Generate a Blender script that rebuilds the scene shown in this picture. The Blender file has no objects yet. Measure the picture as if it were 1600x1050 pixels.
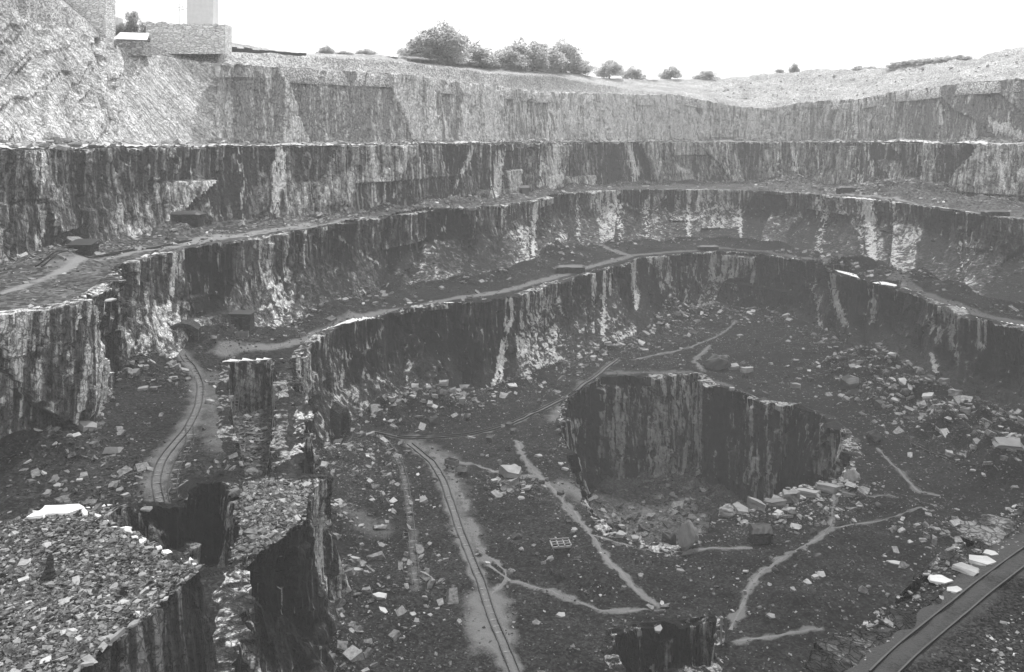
import bpy, math, random
import numpy as np
from mathutils import Vector, Matrix
random.seed(7); RNG = np.random.default_rng(11)
R = math.radians
# ------------------------------------------------------------------ camera
F, CX, HY = 1300.0, 800.0, 215.0           # focal length, centre and horizon of the photograph (1600 wide)
sc = bpy.context.scene
COL = sc.collection
cam = bpy.data.cameras.new('camera'); cam.sensor_width = 36; cam.lens = 36*F/1600
cam.shift_y = -(525-HY)/1600; cam.clip_end = 6000; cam.clip_start = 0.5
camo = bpy.data.objects.new('camera', cam); camo.rotation_euler = (R(90), 0, 0); COL.objects.link(camo); sc.camera = camo
# ------------------------------------------------------------------ world and sun
SUN_EL, SUN_AZ = R(61), R(14)              # azimuth measured from +Y towards +X
w = bpy.data.worlds.new('World'); sc.world = w; w.use_nodes = True
nt = w.node_tree; nt.nodes.clear()
sky = nt.nodes.new('ShaderNodeTexSky'); sky.sky_type = 'NISHITA'; sky.sun_disc = False
sky.sun_elevation = SUN_EL; sky.sun_rotation = SUN_AZ; sky.dust_density = 6; sky.air_density = 1.5
bw = nt.nodes.new('ShaderNodeRGBToBW'); nt.links.new(sky.outputs[0], bw.inputs[0])
mx = nt.nodes.new('ShaderNodeMix'); mx.data_type = 'RGBA'; mx.inputs[0].default_value = 0.72
nt.links.new(bw.outputs[0], mx.inputs[6]); mx.inputs[7].default_value = (11.0, 11.0, 11.0, 1)   # white cloud veil over the clear sky
bg = nt.nodes.new('ShaderNodeBackground'); bg.inputs[1].default_value = 0.1
out = nt.nodes.new('ShaderNodeOutputWorld')
nt.links.new(mx.outputs[2], bg.inputs[0]); nt.links.new(bg.outputs[0], out.inputs[0])
sl = bpy.data.lights.new('sun', 'SUN'); sl.energy = 2.8; sl.angle = R(2.0); sl.color = (1, 1, 1)
so = bpy.data.objects.new('sun', sl); COL.objects.link(so)
sd = Vector((math.sin(SUN_AZ)*math.cos(SUN_EL), math.cos(SUN_AZ)*math.cos(SUN_EL), math.sin(SUN_EL)))
so.rotation_euler = sd.to_track_quat('Z', 'Y').to_euler()
sc.view_settings.view_transform = 'Standard'; sc.view_settings.look = 'None'
sc.view_settings.exposure = 0.58; sc.view_settings.gamma = 1; sc.view_settings.use_curve_mapping = False
sc.cycles.volume_bounces = 0
HAZE = 0.00042
# ------------------------------------------------------------------ helpers
def P(px, py, h):                          # point of the level h metres under the camera seen at that spot
    Y = h*F/(py-HY); return np.array(((px-CX)*Y/F, Y))
def PD(px, py, Y):                         # point at distance Y
    return np.array(((px-CX)*Y/F, Y, (HY-py)*Y/F))
def PL(pts, h): return np.array([P(a, b, h) for a, b in pts])
def itp(pts, x):
    a = np.array(pts, float); return np.interp(x, a[:, 0], a[:, 1])
def hsh(ix, iy, s=0):
    ix = np.asarray(ix, np.int64).astype(np.uint32); iy = np.asarray(iy, np.int64).astype(np.uint32)
    n = ix*np.uint32(374761393) + iy*np.uint32(668265263) + np.uint32((s*2246822519) & 0xffffffff)
    n = (n ^ (n >> np.uint32(13)))*np.uint32(1274126177); n = n ^ (n >> np.uint32(16))
    n = n*np.uint32(2654435761); n = n ^ (n >> np.uint32(15))
    return n.astype(np.float64)/4294967295.0
def vn(x, y, s=0):
    x = np.asarray(x, float); y = np.asarray(y, float)
    ix = np.floor(x); iy = np.floor(y); fx = x-ix; fy = y-iy
    fx = fx*fx*(3-2*fx); fy = fy*fy*(3-2*fy)
    a = hsh(ix, iy, s); b = hsh(ix+1, iy, s); c = hsh(ix, iy+1, s); d = hsh(ix+1, iy+1, s)
    return (a*(1-fx)+b*fx)*(1-fy)+(c*(1-fx)+d*fx)*fy
def fbm(x, y, s=0, o=4):
    r = 0; a = .5
    for k in range(o): r = r + a*vn(np.asarray(x)*2**k, np.asarray(y)*2**k, s+k); a *= .5
    return r
def seg_dist(pts, line):                   # distance of many points to a polyline
    d = np.full(len(pts), 1e9)
    for a, b in zip(line[:-1], line[1:]):
        ab = b-a; t = np.clip(((pts-a)@ab)/max(ab@ab, 1e-9), 0, 1)
        d = np.minimum(d, np.hypot(*(pts-(a+t[:, None]*ab)).T))
    return d
def inside(pts, poly):
    x, y = pts[:, 0], pts[:, 1]; r = np.zeros(len(pts), bool)
    for a, b in zip(poly, np.roll(poly, -1, 0)):
        c = ((a[1] > y) != (b[1] > y))
        xi = (b[0]-a[0])*(y-a[1])/((b[1]-a[1]) if b[1] != a[1] else 1e-9)+a[0]
        r ^= c & (x < xi)
    return r
def mesh_np(name, v, f, mat, attrs={}, smooth=False, parent=None, fattrs={}):
    v = np.asarray(v, np.float32); f = np.asarray(f, np.int32); k = f.shape[1]
    me = bpy.data.meshes.new(name); me.vertices.add(len(v)); me.vertices.foreach_set('co', v.ravel())
    me.loops.add(f.size); me.loops.foreach_set('vertex_index', f.ravel())
    me.polygons.add(len(f)); me.polygons.foreach_set('loop_start', np.arange(0, f.size, k, dtype=np.int32))
    me.polygons.foreach_set('use_smooth', np.full(len(f), smooth))
    me.update(calc_edges=True)
    for n, a in attrs.items():
        at = me.attributes.new(n, 'FLOAT', 'POINT'); at.data.foreach_set('value', np.asarray(a, np.float32))
    for n, a in fattrs.items():
        at = me.attributes.new(n, 'FLOAT', 'FACE'); at.data.foreach_set('value', np.asarray(a, np.float32))
    me.materials.append(mat); me.validate()
    o = bpy.data.objects.new(name, me); COL.objects.link(o); o.parent = parent
    return o
def tag(o, label=None, cat=None, group=None, kind=None):
    if label: o['label'] = label
    if cat: o['category'] = cat
    if group: o['group'] = group
    if kind: o['kind'] = kind
    return o
def empty(name, loc, rz=0):
    o = bpy.data.objects.new(name, None); COL.objects.link(o); o.location = loc; o.rotation_euler = (0, 0, rz)
    o.empty_display_size = .5; return o
def copy_tree(o, parent=None):
    c = o.copy(); COL.objects.link(c); c.parent = parent
    for ch in [q for q in bpy.data.objects if q.parent == o]: copy_tree(ch, c)
    return c
class MB:                                  # collects boxes, bars and free shapes into one mesh
    def __init__(s): s.v = []; s.f = []
    def add(s, v, f):
        n = len(s.v); s.v += [tuple(map(float, q)) for q in v]; s.f += [[i+n for i in g] for g in f]; return s
    def box(s, x0, x1, y0, y1, z0, z1, j=0.0):
        v = [[x0, y0, z0], [x1, y0, z0], [x1, y1, z0], [x0, y1, z0], [x0, y0, z1], [x1, y0, z1], [x1, y1, z1], [x0, y1, z1]]
        v = [[c+random.uniform(-j, j) for c in q] for q in v]
        return s.add(v, [[0, 3, 2, 1], [4, 5, 6, 7], [0, 1, 5, 4], [1, 2, 6, 5], [2, 3, 7, 6], [3, 0, 4, 7]])
    def bar(s, a, b, r0, r1=None, n=6):
        r1 = r0 if r1 is None else r1; a = Vector(a); b = Vector(b); q = (b-a).to_track_quat('Z', 'Y')
        v = []
        for c, r in ((a, r0), (b, r1)):
            for i in range(n): v.append(c+q@Vector((r*math.cos(2*math.pi*i/n), r*math.sin(2*math.pi*i/n), 0)))
        f = [[i, (i+1) % n, n+(i+1) % n, n+i] for i in range(n)]+[list(range(n))[::-1], list(range(n, 2*n))]
        return s.add(v, f)
    def build(s, name, mat, parent=None):
        me = bpy.data.meshes.new(name); me.from_pydata(s.v, [], s.f); me.materials.append(mat); me.update()
        o = bpy.data.objects.new(name, me); COL.objects.link(o); o.parent = parent; return o
# ------------------------------------------------------------------ materials
def newmat(name, rough=.8, spec=.3):
    m = bpy.data.materials.new(name); m.use_nodes = True; n = m.node_tree; b = n.nodes['Principled BSDF']
    b.inputs['Roughness'].default_value = rough; b.inputs['Specular IOR Level'].default_value = spec
    return m, n, b
def nd(n, t, **k):
    o = n.nodes.new(t)
    for a, v in k.items(): setattr(o, a, v)
    return o
def mth(n, op, a, b=None, clamp=False):
    o = nd(n, 'ShaderNodeMath', operation=op, use_clamp=clamp)
    for i, q in enumerate((a, b)):
        if q is None: continue
        if hasattr(q, 'links'): n.links.new(q, o.inputs[i])
        else: o.inputs[i].default_value = q
    return o.outputs[0]
def noise(n, co, scale, det=4, rough=.6, sx=1, sy=1, sz=1, rot=(0, 0, 0), dist=0):
    mp = nd(n, 'ShaderNodeMapping'); mp.inputs['Scale'].default_value = (sx, sy, sz); mp.inputs['Rotation'].default_value = rot
    if any(rot): mp.vector_type = 'TEXTURE'; mp.inputs['Scale'].default_value = (1/sx, 1/sy, 1/sz)
    n.links.new(co, mp.inputs[0]); t = nd(n, 'ShaderNodeTexNoise'); n.links.new(mp.outputs[0], t.inputs['Vector'])
    t.inputs['Scale'].default_value = scale; t.inputs['Detail'].default_value = det
    t.inputs['Roughness'].default_value = rough; t.inputs['Distortion'].default_value = dist
    return t.outputs[0]
def ramp(n, fac, stops):
    r = nd(n, 'ShaderNodeValToRGB'); n.links.new(fac, r.inputs[0]); e = r.color_ramp.elements
    while len(e) < len(stops): e.new(.5)
    for q, (p, c) in zip(e, stops): q.position = p; q.color = (c, c, c, 1)
    return r.outputs[0]
def bump(n, b, h, dist, st=1.0):
    o = nd(n, 'ShaderNodeBump'); o.inputs['Strength'].default_value = st; o.inputs['Distance'].default_value = dist
    n.links.new(h, o.inputs['Height']); n.links.new(o.outputs[0], b.inputs['Normal'])
def attr(n, name):
    a = nd(n, 'ShaderNodeAttribute', attribute_name=name); return a.outputs['Fac']
def gco(n): return nd(n, 'ShaderNodeNewGeometry').outputs['Position']
def right_shade(n, col, co, k):  # darkens colour towards +X, painting in the shade of the right side
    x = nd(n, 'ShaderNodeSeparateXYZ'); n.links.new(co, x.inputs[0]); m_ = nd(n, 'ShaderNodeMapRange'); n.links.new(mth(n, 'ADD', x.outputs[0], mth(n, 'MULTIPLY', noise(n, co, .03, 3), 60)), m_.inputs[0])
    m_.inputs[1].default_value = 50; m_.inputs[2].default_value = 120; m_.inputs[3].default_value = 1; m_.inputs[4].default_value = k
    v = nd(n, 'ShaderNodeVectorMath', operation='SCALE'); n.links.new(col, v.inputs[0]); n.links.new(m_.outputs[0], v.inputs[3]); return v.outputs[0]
def rock_mat(name, dark, light, bright, streak=1.0, diag=0.0, lean=0.0, shade_k=1.0):
    m, n, b = newmat(name, .7, .35 if dark > .1 else .14); co = gco(n)
    rt = (0, R(lean), 0)
    s1 = noise(n, co, 1.0, 6, .62, .22, .22, .03, rot=rt, dist=.8)      # broad vertical staining
    s2 = noise(n, co, 1.0, 6, .55, 1.15, 1.15, .05, rot=rt, dist=.4)        # fine cleavage streaks
    s3 = noise(n, co, .9, 8, .72)                               # broken blotches
    s4 = noise(n, co, 1.0, 5, .6, .5, .5, 2.2, rot=(0, R(32), R(20)), dist=.3)  # slanting joints
    v = mth(n, 'MULTIPLY', attr(n, 'tone'), .46)
    v = mth(n, 'ADD', v, mth(n, 'MULTIPLY', s1, .60*streak))
    v = mth(n, 'ADD', v, mth(n, 'MULTIPLY', s2, .62*streak))
    s5 = noise(n, co, 1.0, 5, .6, .42, .42, .022, rot=rt, dist=1.6)   # fluting between the cleavage planes
    v = mth(n, 'ADD', v, mth(n, 'MULTIPLY', mth(n, 'SUBTRACT', s5, .5), 1.0))
    v = mth(n, 'ADD', v, mth(n, 'MULTIPLY', s3, .34))
    v = mth(n, 'ADD', v, mth(n, 'MULTIPLY', s4, .22+diag))
    g = mth(n, 'ADD', mth(n, 'MULTIPLY', mth(n, 'SUBTRACT', v, 1.145+diag*.5+(streak-1)*.6), 2.7), .50)
    c = ramp(n, g, [(.05, dark*.8), (.36, dark*.55+light*.45), (.66, light), (1.0, bright)])
    ck = None
    for a_, (sx_, sz_, rt_) in enumerate(((.30, .075, (0, R(4+lean), 0)), (.16, .16, (0, R(35), R(15))))):
        mp = nd(n, 'ShaderNodeMapping', vector_type='TEXTURE'); mp.inputs['Scale'].default_value = (1/sx_, 1/sx_, 1/sz_); mp.inputs['Rotation'].default_value = rt_; n.links.new(co, mp.inputs[0])
        wr = nd(n, 'ShaderNodeVectorMath', operation='MULTIPLY_ADD'); nz_ = nd(n, 'ShaderNodeTexNoise'); nz_.inputs['Scale'].default_value = .5; nz_.inputs['Detail'].default_value = 6; n.links.new(co, nz_.inputs['Vector'])
        n.links.new(nz_.outputs['Color'], wr.inputs[0]); wr.inputs[1].default_value = (.5, .5, .5); n.links.new(mp.outputs[0], wr.inputs[2])
        ve = nd(n, 'ShaderNodeTexVoronoi', feature='DISTANCE_TO_EDGE'); n.links.new(wr.outputs[0], ve.inputs['Vector'])
        q = mth(n, 'MULTIPLY', mth(n, 'ADD', ve.outputs['Distance'], -.002), (16, 30)[a_], True); ck = q if ck is None else mth(n, 'MULTIPLY', ck, q)
    ckv = mth(n, 'ADD', mth(n, 'MULTIPLY', ck, .55), .45)                 # dark open joints
    pal = mth(n, 'MULTIPLY', mth(n, 'SUBTRACT', mth(n, 'ADD', mth(n, 'MULTIPLY', attr(n, 'pale'), 1.05), mth(n, 'MULTIPLY', mth(n, 'ADD', mth(n, 'ADD', s5, s2), mth(n, 'MULTIPLY', s3, .2)), 2.3)), 2.3*1.10+.46), 2.4, True)
    mixn = nd(n, 'ShaderNodeMix', data_type='RGBA'); n.links.new(pal, mixn.inputs[0]); n.links.new(c, mixn.inputs[6])
    mixn.inputs[7].default_value = (bright*1.15, bright*1.15, bright*1.15, 1)
    cs = nd(n, 'ShaderNodeVectorMath', operation='SCALE'); n.links.new(mixn.outputs[2], cs.inputs[0]); n.links.new(ckv, cs.inputs[3])
    n.links.new(right_shade(n, cs.outputs[0], co, shade_k) if shade_k < 1 else cs.outputs[0], b.inputs['Base Color'])
    bump(n, b, mth(n, 'ADD', mth(n, 'MULTIPLY', s2, .8), mth(n, 'ADD', mth(n, 'ADD', mth(n, 'MULTIPLY', s5, .9), mth(n, 'MULTIPLY', ck, .35)), mth(n, 'ADD', mth(n, 'MULTIPLY', s3, .4), mth(n, 'MULTIPLY', s4, .6)))), 1.1, 1.0)
    return m
def ground_mat(name, dark, light, chip, cell=2.4, pathc=.33, thr=.8, shade_k=1.0):
    m, n, b = newmat(name, .9, .06); co = gco(n)
    def vor(sc_, sz=1):
        mp = nd(n, 'ShaderNodeMapping'); mp.inputs['Scale'].default_value = (1, 1, sz); n.links.new(co, mp.inputs[0])
        t = nd(n, 'ShaderNodeTexVoronoi'); t.inputs['Scale'].default_value = sc_; n.links.new(mp.outputs[0], t.inputs['Vector']); return t
    v1 = vor(cell); v2 = vor(cell*.42)
    n1 = noise(n, co, .09, 5, .65); n2 = noise(n, co, .6, 6, .7); n3 = noise(n, co, 5, 4, .7)
    sep = nd(n, 'ShaderNodeSeparateColor'); n.links.new(v1.outputs['Color'], sep.inputs[0])
    sep2 = nd(n, 'ShaderNodeSeparateColor'); n.links.new(v2.outputs['Color'], sep2.inputs[0])
    base = mth(n, 'ADD', mth(n, 'MULTIPLY', mth(n, 'SUBTRACT', n1, .195), .9), mth(n, 'ADD', mth(n, 'MULTIPLY', n2, .5), mth(n, 'MULTIPLY', n3, .25)))
    base = mth(n, 'ADD', base, mth(n, 'MULTIPLY', mth(n, 'SUBTRACT', sep.outputs[0], .5), .75))
    c = ramp(n, mth(n, 'SUBTRACT', base, .15), [(.2, dark*.6), (.55, (dark+light)/2), (.9, light*1.4)])
    chips = mth(n, 'MULTIPLY', mth(n, 'SUBTRACT', mth(n, 'ADD', mth(n, 'MULTIPLY', sep.outputs[1], .5), mth(n, 'ADD', mth(n, 'MULTIPLY', n2, .4), mth(n, 'MULTIPLY', n1, .5))), thr+.16), 5, True)
    a = nd(n, 'ShaderNodeMix', data_type='RGBA'); n.links.new(chips, a.inputs[0]); n.links.new(c, a.inputs[6]); a.inputs[7].default_value = (chip, chip, chip, 1)
    pf = mth(n, 'MULTIPLY', mth(n, 'SUBTRACT', mth(n, 'ADD', attr(n, 'path'), mth(n, 'MULTIPLY', mth(n, 'ADD', n2, n3), .45)), .62), 2.6, True)
    p = nd(n, 'ShaderNodeMix', data_type='RGBA'); n.links.new(pf, p.inputs[0]); n.links.new(a.outputs[2], p.inputs[6]); p.inputs[7].default_value = (pathc, pathc, pathc, 1)
    n.links.new(right_shade(n, p.outputs[2], co, shade_k) if shade_k < 1 else p.outputs[2], b.inputs['Base Color'])
    hh = mth(n, 'ADD', mth(n, 'MULTIPLY', sep.outputs[0], .22), mth(n, 'ADD', mth(n, 'MULTIPLY', n2, .5), mth(n, 'MULTIPLY', n3, .12)))
    bump(n, b, hh, .9, .8)
    return m
def stone_mat(name, lo, hi, rough=.6, scale=2.5):
    m, n, b = newmat(name, rough, .18)
    oc = nd(n, 'ShaderNodeTexCoord').outputs['Object']; inf = nd(n, 'ShaderNodeObjectInfo').outputs['Random']
    s = noise(n, oc, scale, 6, .7, 1, 1, 1.6)
    v = mth(n, 'ADD', mth(n, 'MULTIPLY', attr(n, 'tone'), .7), mth(n, 'ADD', mth(n, 'MULTIPLY', inf, .3), mth(n, 'MULTIPLY', mth(n, 'SUBTRACT', s, .5), .9)), True)
    n.links.new(ramp(n, v, [(.1, lo), (.95, hi)]), b.inputs['Base Color']); bump(n, b, s, .12, .6); return m
def plain_mat(name, c, rough=.75, var=.35, scale=1.5, sx=1, sz=1, metal=0):
    m, n, b = newmat(name, rough, .35); oc = nd(n, 'ShaderNodeTexCoord').outputs['Object']
    s = noise(n, oc, scale, 5, .65, sx, 1, sz)
    n.links.new(ramp(n, s, [(.25, c*(1-var)), (.75, c*(1+var))]), b.inputs['Base Color'])
    b.inputs['Metallic'].default_value = metal; bump(n, b, s, .03, .5); return m
def masonry_mat(name, lo, hi, sc_=.9):
    m, n, b = newmat(name, .85, .25); oc = nd(n, 'ShaderNodeTexCoord').outputs['Object']
    mp = nd(n, 'ShaderNodeMapping'); mp.inputs['Scale'].default_value = (1, 1, 2.6); n.links.new(oc, mp.inputs[0])
    t = nd(n, 'ShaderNodeTexVoronoi'); t.inputs['Scale'].default_value = sc_; n.links.new(mp.outputs[0], t.inputs['Vector'])
    e = nd(n, 'ShaderNodeTexVoronoi', feature='DISTANCE_TO_EDGE'); e.inputs['Scale'].default_value = sc_; n.links.new(mp.outputs[0], e.inputs['Vector'])
    sp = nd(n, 'ShaderNodeSeparateColor'); n.links.new(t.outputs['Color'], sp.inputs[0])
    s = noise(n, oc, 2, 5, .7)
    v = mth(n, 'ADD', mth(n, 'MULTIPLY', sp.outputs[0], .7), mth(n, 'MULTIPLY', s, .4))
    c = ramp(n, v, [(.15, lo), (.95, hi)])
    k = nd(n, 'ShaderNodeMix', data_type='RGBA'); n.links.new(mth(n, 'MULTIPLY', e.outputs['Distance'], 9, True), k.inputs[0])
    k.inputs[6].default_value = (lo*.4, lo*.4, lo*.4, 1); n.links.new(c, k.inputs[7]); n.links.new(k.outputs[2], b.inputs['Base Color'])
    bump(n, b, mth(n, 'MULTIPLY', e.outputs['Distance'], 2, True), .15, .8); return m
M = {}
M['w0'] = rock_mat('haze_pale_top_rock', .42, .90, .96, .9, shade_k=.75)  # paler than the lower faces: veiling haze put into the rock colour
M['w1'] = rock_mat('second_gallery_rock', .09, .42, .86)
M['w2'] = rock_mat('third_gallery_rock', .020, .16, .74, shade_k=.75)
M['w3'] = rock_mat('fourth_gallery_rock', .009, .068, .62, shade_k=.55)
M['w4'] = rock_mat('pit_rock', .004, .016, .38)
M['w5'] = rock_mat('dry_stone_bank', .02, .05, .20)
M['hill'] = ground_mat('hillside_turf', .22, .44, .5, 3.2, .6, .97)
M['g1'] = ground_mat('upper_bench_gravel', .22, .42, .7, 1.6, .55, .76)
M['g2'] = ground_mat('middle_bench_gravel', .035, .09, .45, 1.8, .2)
M['g3'] = ground_mat('lower_bench_gravel', .005, .026, .32, 4.0, .13, .82, shade_k=.5)
M['g4'] = ground_mat('floor_gravel', .004, .024, .34, 4.2, .12, .82, shade_k=.35)
M['gb'] = ground_mat('tramway_cinder', .006, .028, .25, 9, .05, .8)
M['g5'] = ground_mat('pit_gravel', .03, .07, .3, 2.6, .2, .86)
M['g6'] = ground_mat('tip_slate_waste', .01, .04, .5, 3.4, .3, .68)
M['chip'] = stone_mat('slate_chips', .008, .46, .55)
M['chip_far'] = stone_mat('slate_chips_far', .07, .6, .6)
M['block'] = stone_mat('slate_block', .03, .30, .55, 1.2)
M['blockd'] = stone_mat('dark_slate_block', .012, .06, .6, 1.2)
M['slab'] = stone_mat('pale_slab', .14, .42, .5, 1.0)
M['vein'] = plain_mat('quartz_vein', .6, .6, .3, .8)
M['path'] = ground_mat('path_dust', .06, .14, .4, 5, .15, .85, shade_k=.6)
M['iron'] = plain_mat('rail_iron', .035, .45, .3, 2, metal=.6)
M['wood'] = plain_mat('old_timber', .09, .8, .4, 3, 1, .2)
M['slp'] = plain_mat('weathered_sleeper', .14, .85, .4, 3)
M['woodl'] = plain_mat('bleached_timber', .2, .8, .3, 3, 1, .2)
M['mas'] = masonry_mat('rubble_masonry', .14, .55)
M['masd'] = masonry_mat('dark_rubble_masonry', .015, .06, 1.3)
M['roofw'] = plain_mat('pale_slate_roof', .72, .6, .08, 1)
M['roofd'] = plain_mat('dark_slate_roof', .018, .6, .4, 1.5)
M['black'] = plain_mat('unlit_interior', .008, .9, .2, 1)
M['leaf'] = plain_mat('foliage', .12, .7, .5, .35)
_n = M['leaf'].node_tree; _b = _n.nodes['Principled BSDF']; _t = _n.nodes.new('ShaderNodeBsdfTranslucent'); _t.inputs[0].default_value = (.5, .5, .5, 1); _m = _n.nodes.new('ShaderNodeMixShader'); _m.inputs[0].default_value = .75
_o = _n.nodes['Material Output']; _n.links.new(_b.outputs[0], _m.inputs[1]); _n.links.new(_t.outputs[0], _m.inputs[2]); _n.links.new(_m.outputs[0], _o.inputs[0])
M['bark'] = plain_mat('bark', .07, .9, .3, 2)
# ------------------------------------------------------------------ rock walls
def wall(name, crest, toe, zc, zt, mat, ds=.5, nz=34, seed=1, amp=1.0, lip=2.6, pale=(), cellw=6.0, label=None, cat='rock face',
         curve=1.0, closed=False, rag=.5, slant=.25, rim=.8, tsc=.8, zb=.8):
    crest = np.asarray(crest, float); toe = np.asarray(toe, float); n0 = len(crest)
    zc = np.full(n0, zc, float) if np.isscalar(zc) else np.asarray(zc, float)
    zt = np.full(n0, zt, float) if np.isscalar(zt) else np.asarray(zt, float)
    mid = (crest+toe)/2; L = np.concatenate([[0], np.cumsum(np.hypot(*np.diff(mid, axis=0).T))])
    s = np.arange(0, L[-1], ds)
    def rs(a): return np.interp(s, L, a)
    c = np.stack([rs(crest[:, 0]), rs(crest[:, 1])], 1); t = np.stack([rs(toe[:, 0]), rs(toe[:, 1])], 1); zc = rs(zc); zt = rs(zt)
    k = max(1, int(2.5/ds)); ker = np.ones(2*k+1)/(2*k+1)
    def sm(a): return np.convolve(np.pad(a, k, mode='edge'), ker, 'valid')
    m2 = np.stack([sm(rs(mid[:, 0])), sm(rs(mid[:, 1]))], 1); tg = np.gradient(m2, axis=0); tg /= np.hypot(*tg.T)[:, None]+1e-9
    nr = np.stack([tg[:, 1], -tg[:, 0]], 1); nr = np.stack([sm(nr[:, 0]), sm(nr[:, 1])], 1); nr /= np.hypot(*nr.T)[:, None]+1e-9
    # small random wander of the crest so its outline is broken
    c = c+nr*((fbm(s/3.1, s*0+seed, seed+3)-.5)*2*rag)[:, None]
    rows = [(-lip, 0, 0), (-lip*.45, 0, 0), (-.35, 0, 1)]+[(0, q, 1) for q in np.linspace(0, 1, nz)]+[(0, 1.1, 1)]
    V = []; T = []
    H = np.abs(zc-zt).mean()
    for (back, tt, dd) in rows:
        tc = min(tt, 1); q = tc**curve+s*0
        ledge = (np.floor(tc*3+vn(s/14, s*0, seed+8)*1.5))/3
        q = np.clip(q+0.06*(vn(s/5, s*0+tc*5, seed+5)-.5)*(tc > 0)*(tc < 1), 0, 1)
        p = c*(1-q)[:, None]+t*q[:, None]; z = zc*(1-tt)+zt*tt
        zz = tc*H; S = s+slant*zz*(vn(s/25, s*0+1, seed)-.3)*2
        a = hsh(np.floor(S/cellw+vn(S/9, zz/11, seed+1)*.9), np.floor(zz/22+hsh(np.floor(S/cellw), 0, seed)), seed)
        b = hsh(np.floor(S/(cellw*.36)+vn(S/3, zz/6, seed+2)*.8), np.floor(zz/6.5+4*hsh(np.floor(S/(cellw*.36)), 1, seed)), seed+7)
        e = hsh(np.floor(S/(cellw*.13)), np.floor(zz/2.6+5*hsh(np.floor(S/(cellw*.13)), 1, seed)), seed+9)
        g = fbm(s/6, s*0+zz/6, seed+20)-.47
        S2 = s+zz*(vn(s/33, s*0+2, seed+60)-.5)*2.6*slant*4+2.5*vn(s/7, zz/9, seed+61); c2 = np.floor(S2/(cellw*2.1)); c2h = c2+17*np.floor(zz/H*zb+hsh(c2, 2, seed)*1.2)
        a2 = hsh(c2h, 4, seed+62); tl_ = hsh(c2h, 5, seed+63)-.5; fr = S2/(cellw*2.1)-c2-.5
        S3 = s-zz*.5*(hsh(c2, 6, seed)-.3); c3 = np.floor(S3/(cellw*.8)+.6*vn(s/4, zz/5, seed+66)); fr3 = S3/(cellw*.8)-c3-.5; tl3 = hsh(c3, 7, seed+67)-.5
        d = amp*((a-.5)*1.0+(b-.5)*1.0+(e-.5)*.3+g*1.3+(a2-.5)*2.2+tl_*fr*5+tl3*fr3*2.2)+amp*.5*(1-ledge)*0
        if tt > .9: d = d*(1-(tc-.9)*6)+.2
        edge = 1.0 if dd else 0.0
        x = p[:, 0]+nr[:, 0]*(d*edge-(-back)*1.0*(1 if back else 0)+0)
        y = p[:, 1]+nr[:, 1]*(d*edge-(-back)*1.0*(1 if back else 0)+0)
        zj = (vn(s/1.3, s*0+tt*9, seed+31)-.5)*(.7 if 0 <= tt <= .04 and dd else .12)
        if back <= -lip: zj = -.25+0*s
        elif back < -lip*.3: zj = zj+.12
        V.append(np.stack([x, y, z+zj], 1)); T.append(.46+tsc*(np.clip(a2*.95+a*.16+b*.16+e*.16-.22, 0, 1.1)-.46))
    V = np.array(V); T = np.array(T); nr_, ns = T.shape
    i = np.arange(nr_-1)[:, None]*ns+np.arange(ns-1)[None, :]; i = i.ravel()
    f = np.stack([i, i+ns, i+ns+1, i+1], 1); v = V.reshape(-1, 3)
    px = CX+F*v[:, 0]/np.maximum(v[:, 1], 1); py = HY-F*v[:, 2]/np.maximum(v[:, 1], 1); pp = np.stack([px, py], 1)
    pl = np.zeros(len(v))
    tn = T.ravel().copy()
    for line, wd, st in [q for q in pale if q[2] < 0]:
        d = seg_dist(pp, np.array(line, float)); tn += st*np.clip(1.5-d/wd*(.7+.6*vn(px/9, py/20, 6)), 0, 1)
    for line, wd, st in [q for q in pale if q[2] > 0]:               # where the pale mineral bands of this face lie
        d = seg_dist(pp, np.array(line, float)); pl = np.maximum(pl, st*np.clip(1.3-d/wd*(.6+.8*vn(px/5, py/14, 5)), 0, 1))
    cr = np.clip((fbm(s/4, s*0, seed+44)-.36)*3.2, 0, rim); pl[:ns*4] = np.maximum(pl[:ns*4], np.tile(cr, 4)); pl[:ns*3] = np.tile(cr*1.25-.45, 3)     # dusty broken crest
    o = mesh_np(name, v, f, M[mat], {'tone': tn, 'pale': pl})
    tag(o, kind='structure'); return o
def bench_z(pts, h, toe=None, talus=2.2, seed=0, holes=(), rough=.35, mounds=()):
    x, y = pts[:, 0], pts[:, 1]
    z = -h+(fbm(x/7, y/7, seed+50)-.47)*rough*2.2+(vn(x/1.3, y/1.3, seed+60)-.5)*rough*.5
    if toe is not None:
        d = seg_dist(pts, toe); z = z+talus*np.exp(-d/3.2)*(.3+1.2*vn(x/6, y/6, seed+70))
    for px, py, r, hh in mounds:
        c = P(px, py, h); dd = np.hypot(pts[:, 0]-c[0], pts[:, 1]-c[1]); z = z+hh*np.exp(-(dd/r)**2)*(.6+.8*vn(x/2.5, y/2.5, seed+80))
    return z
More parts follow.
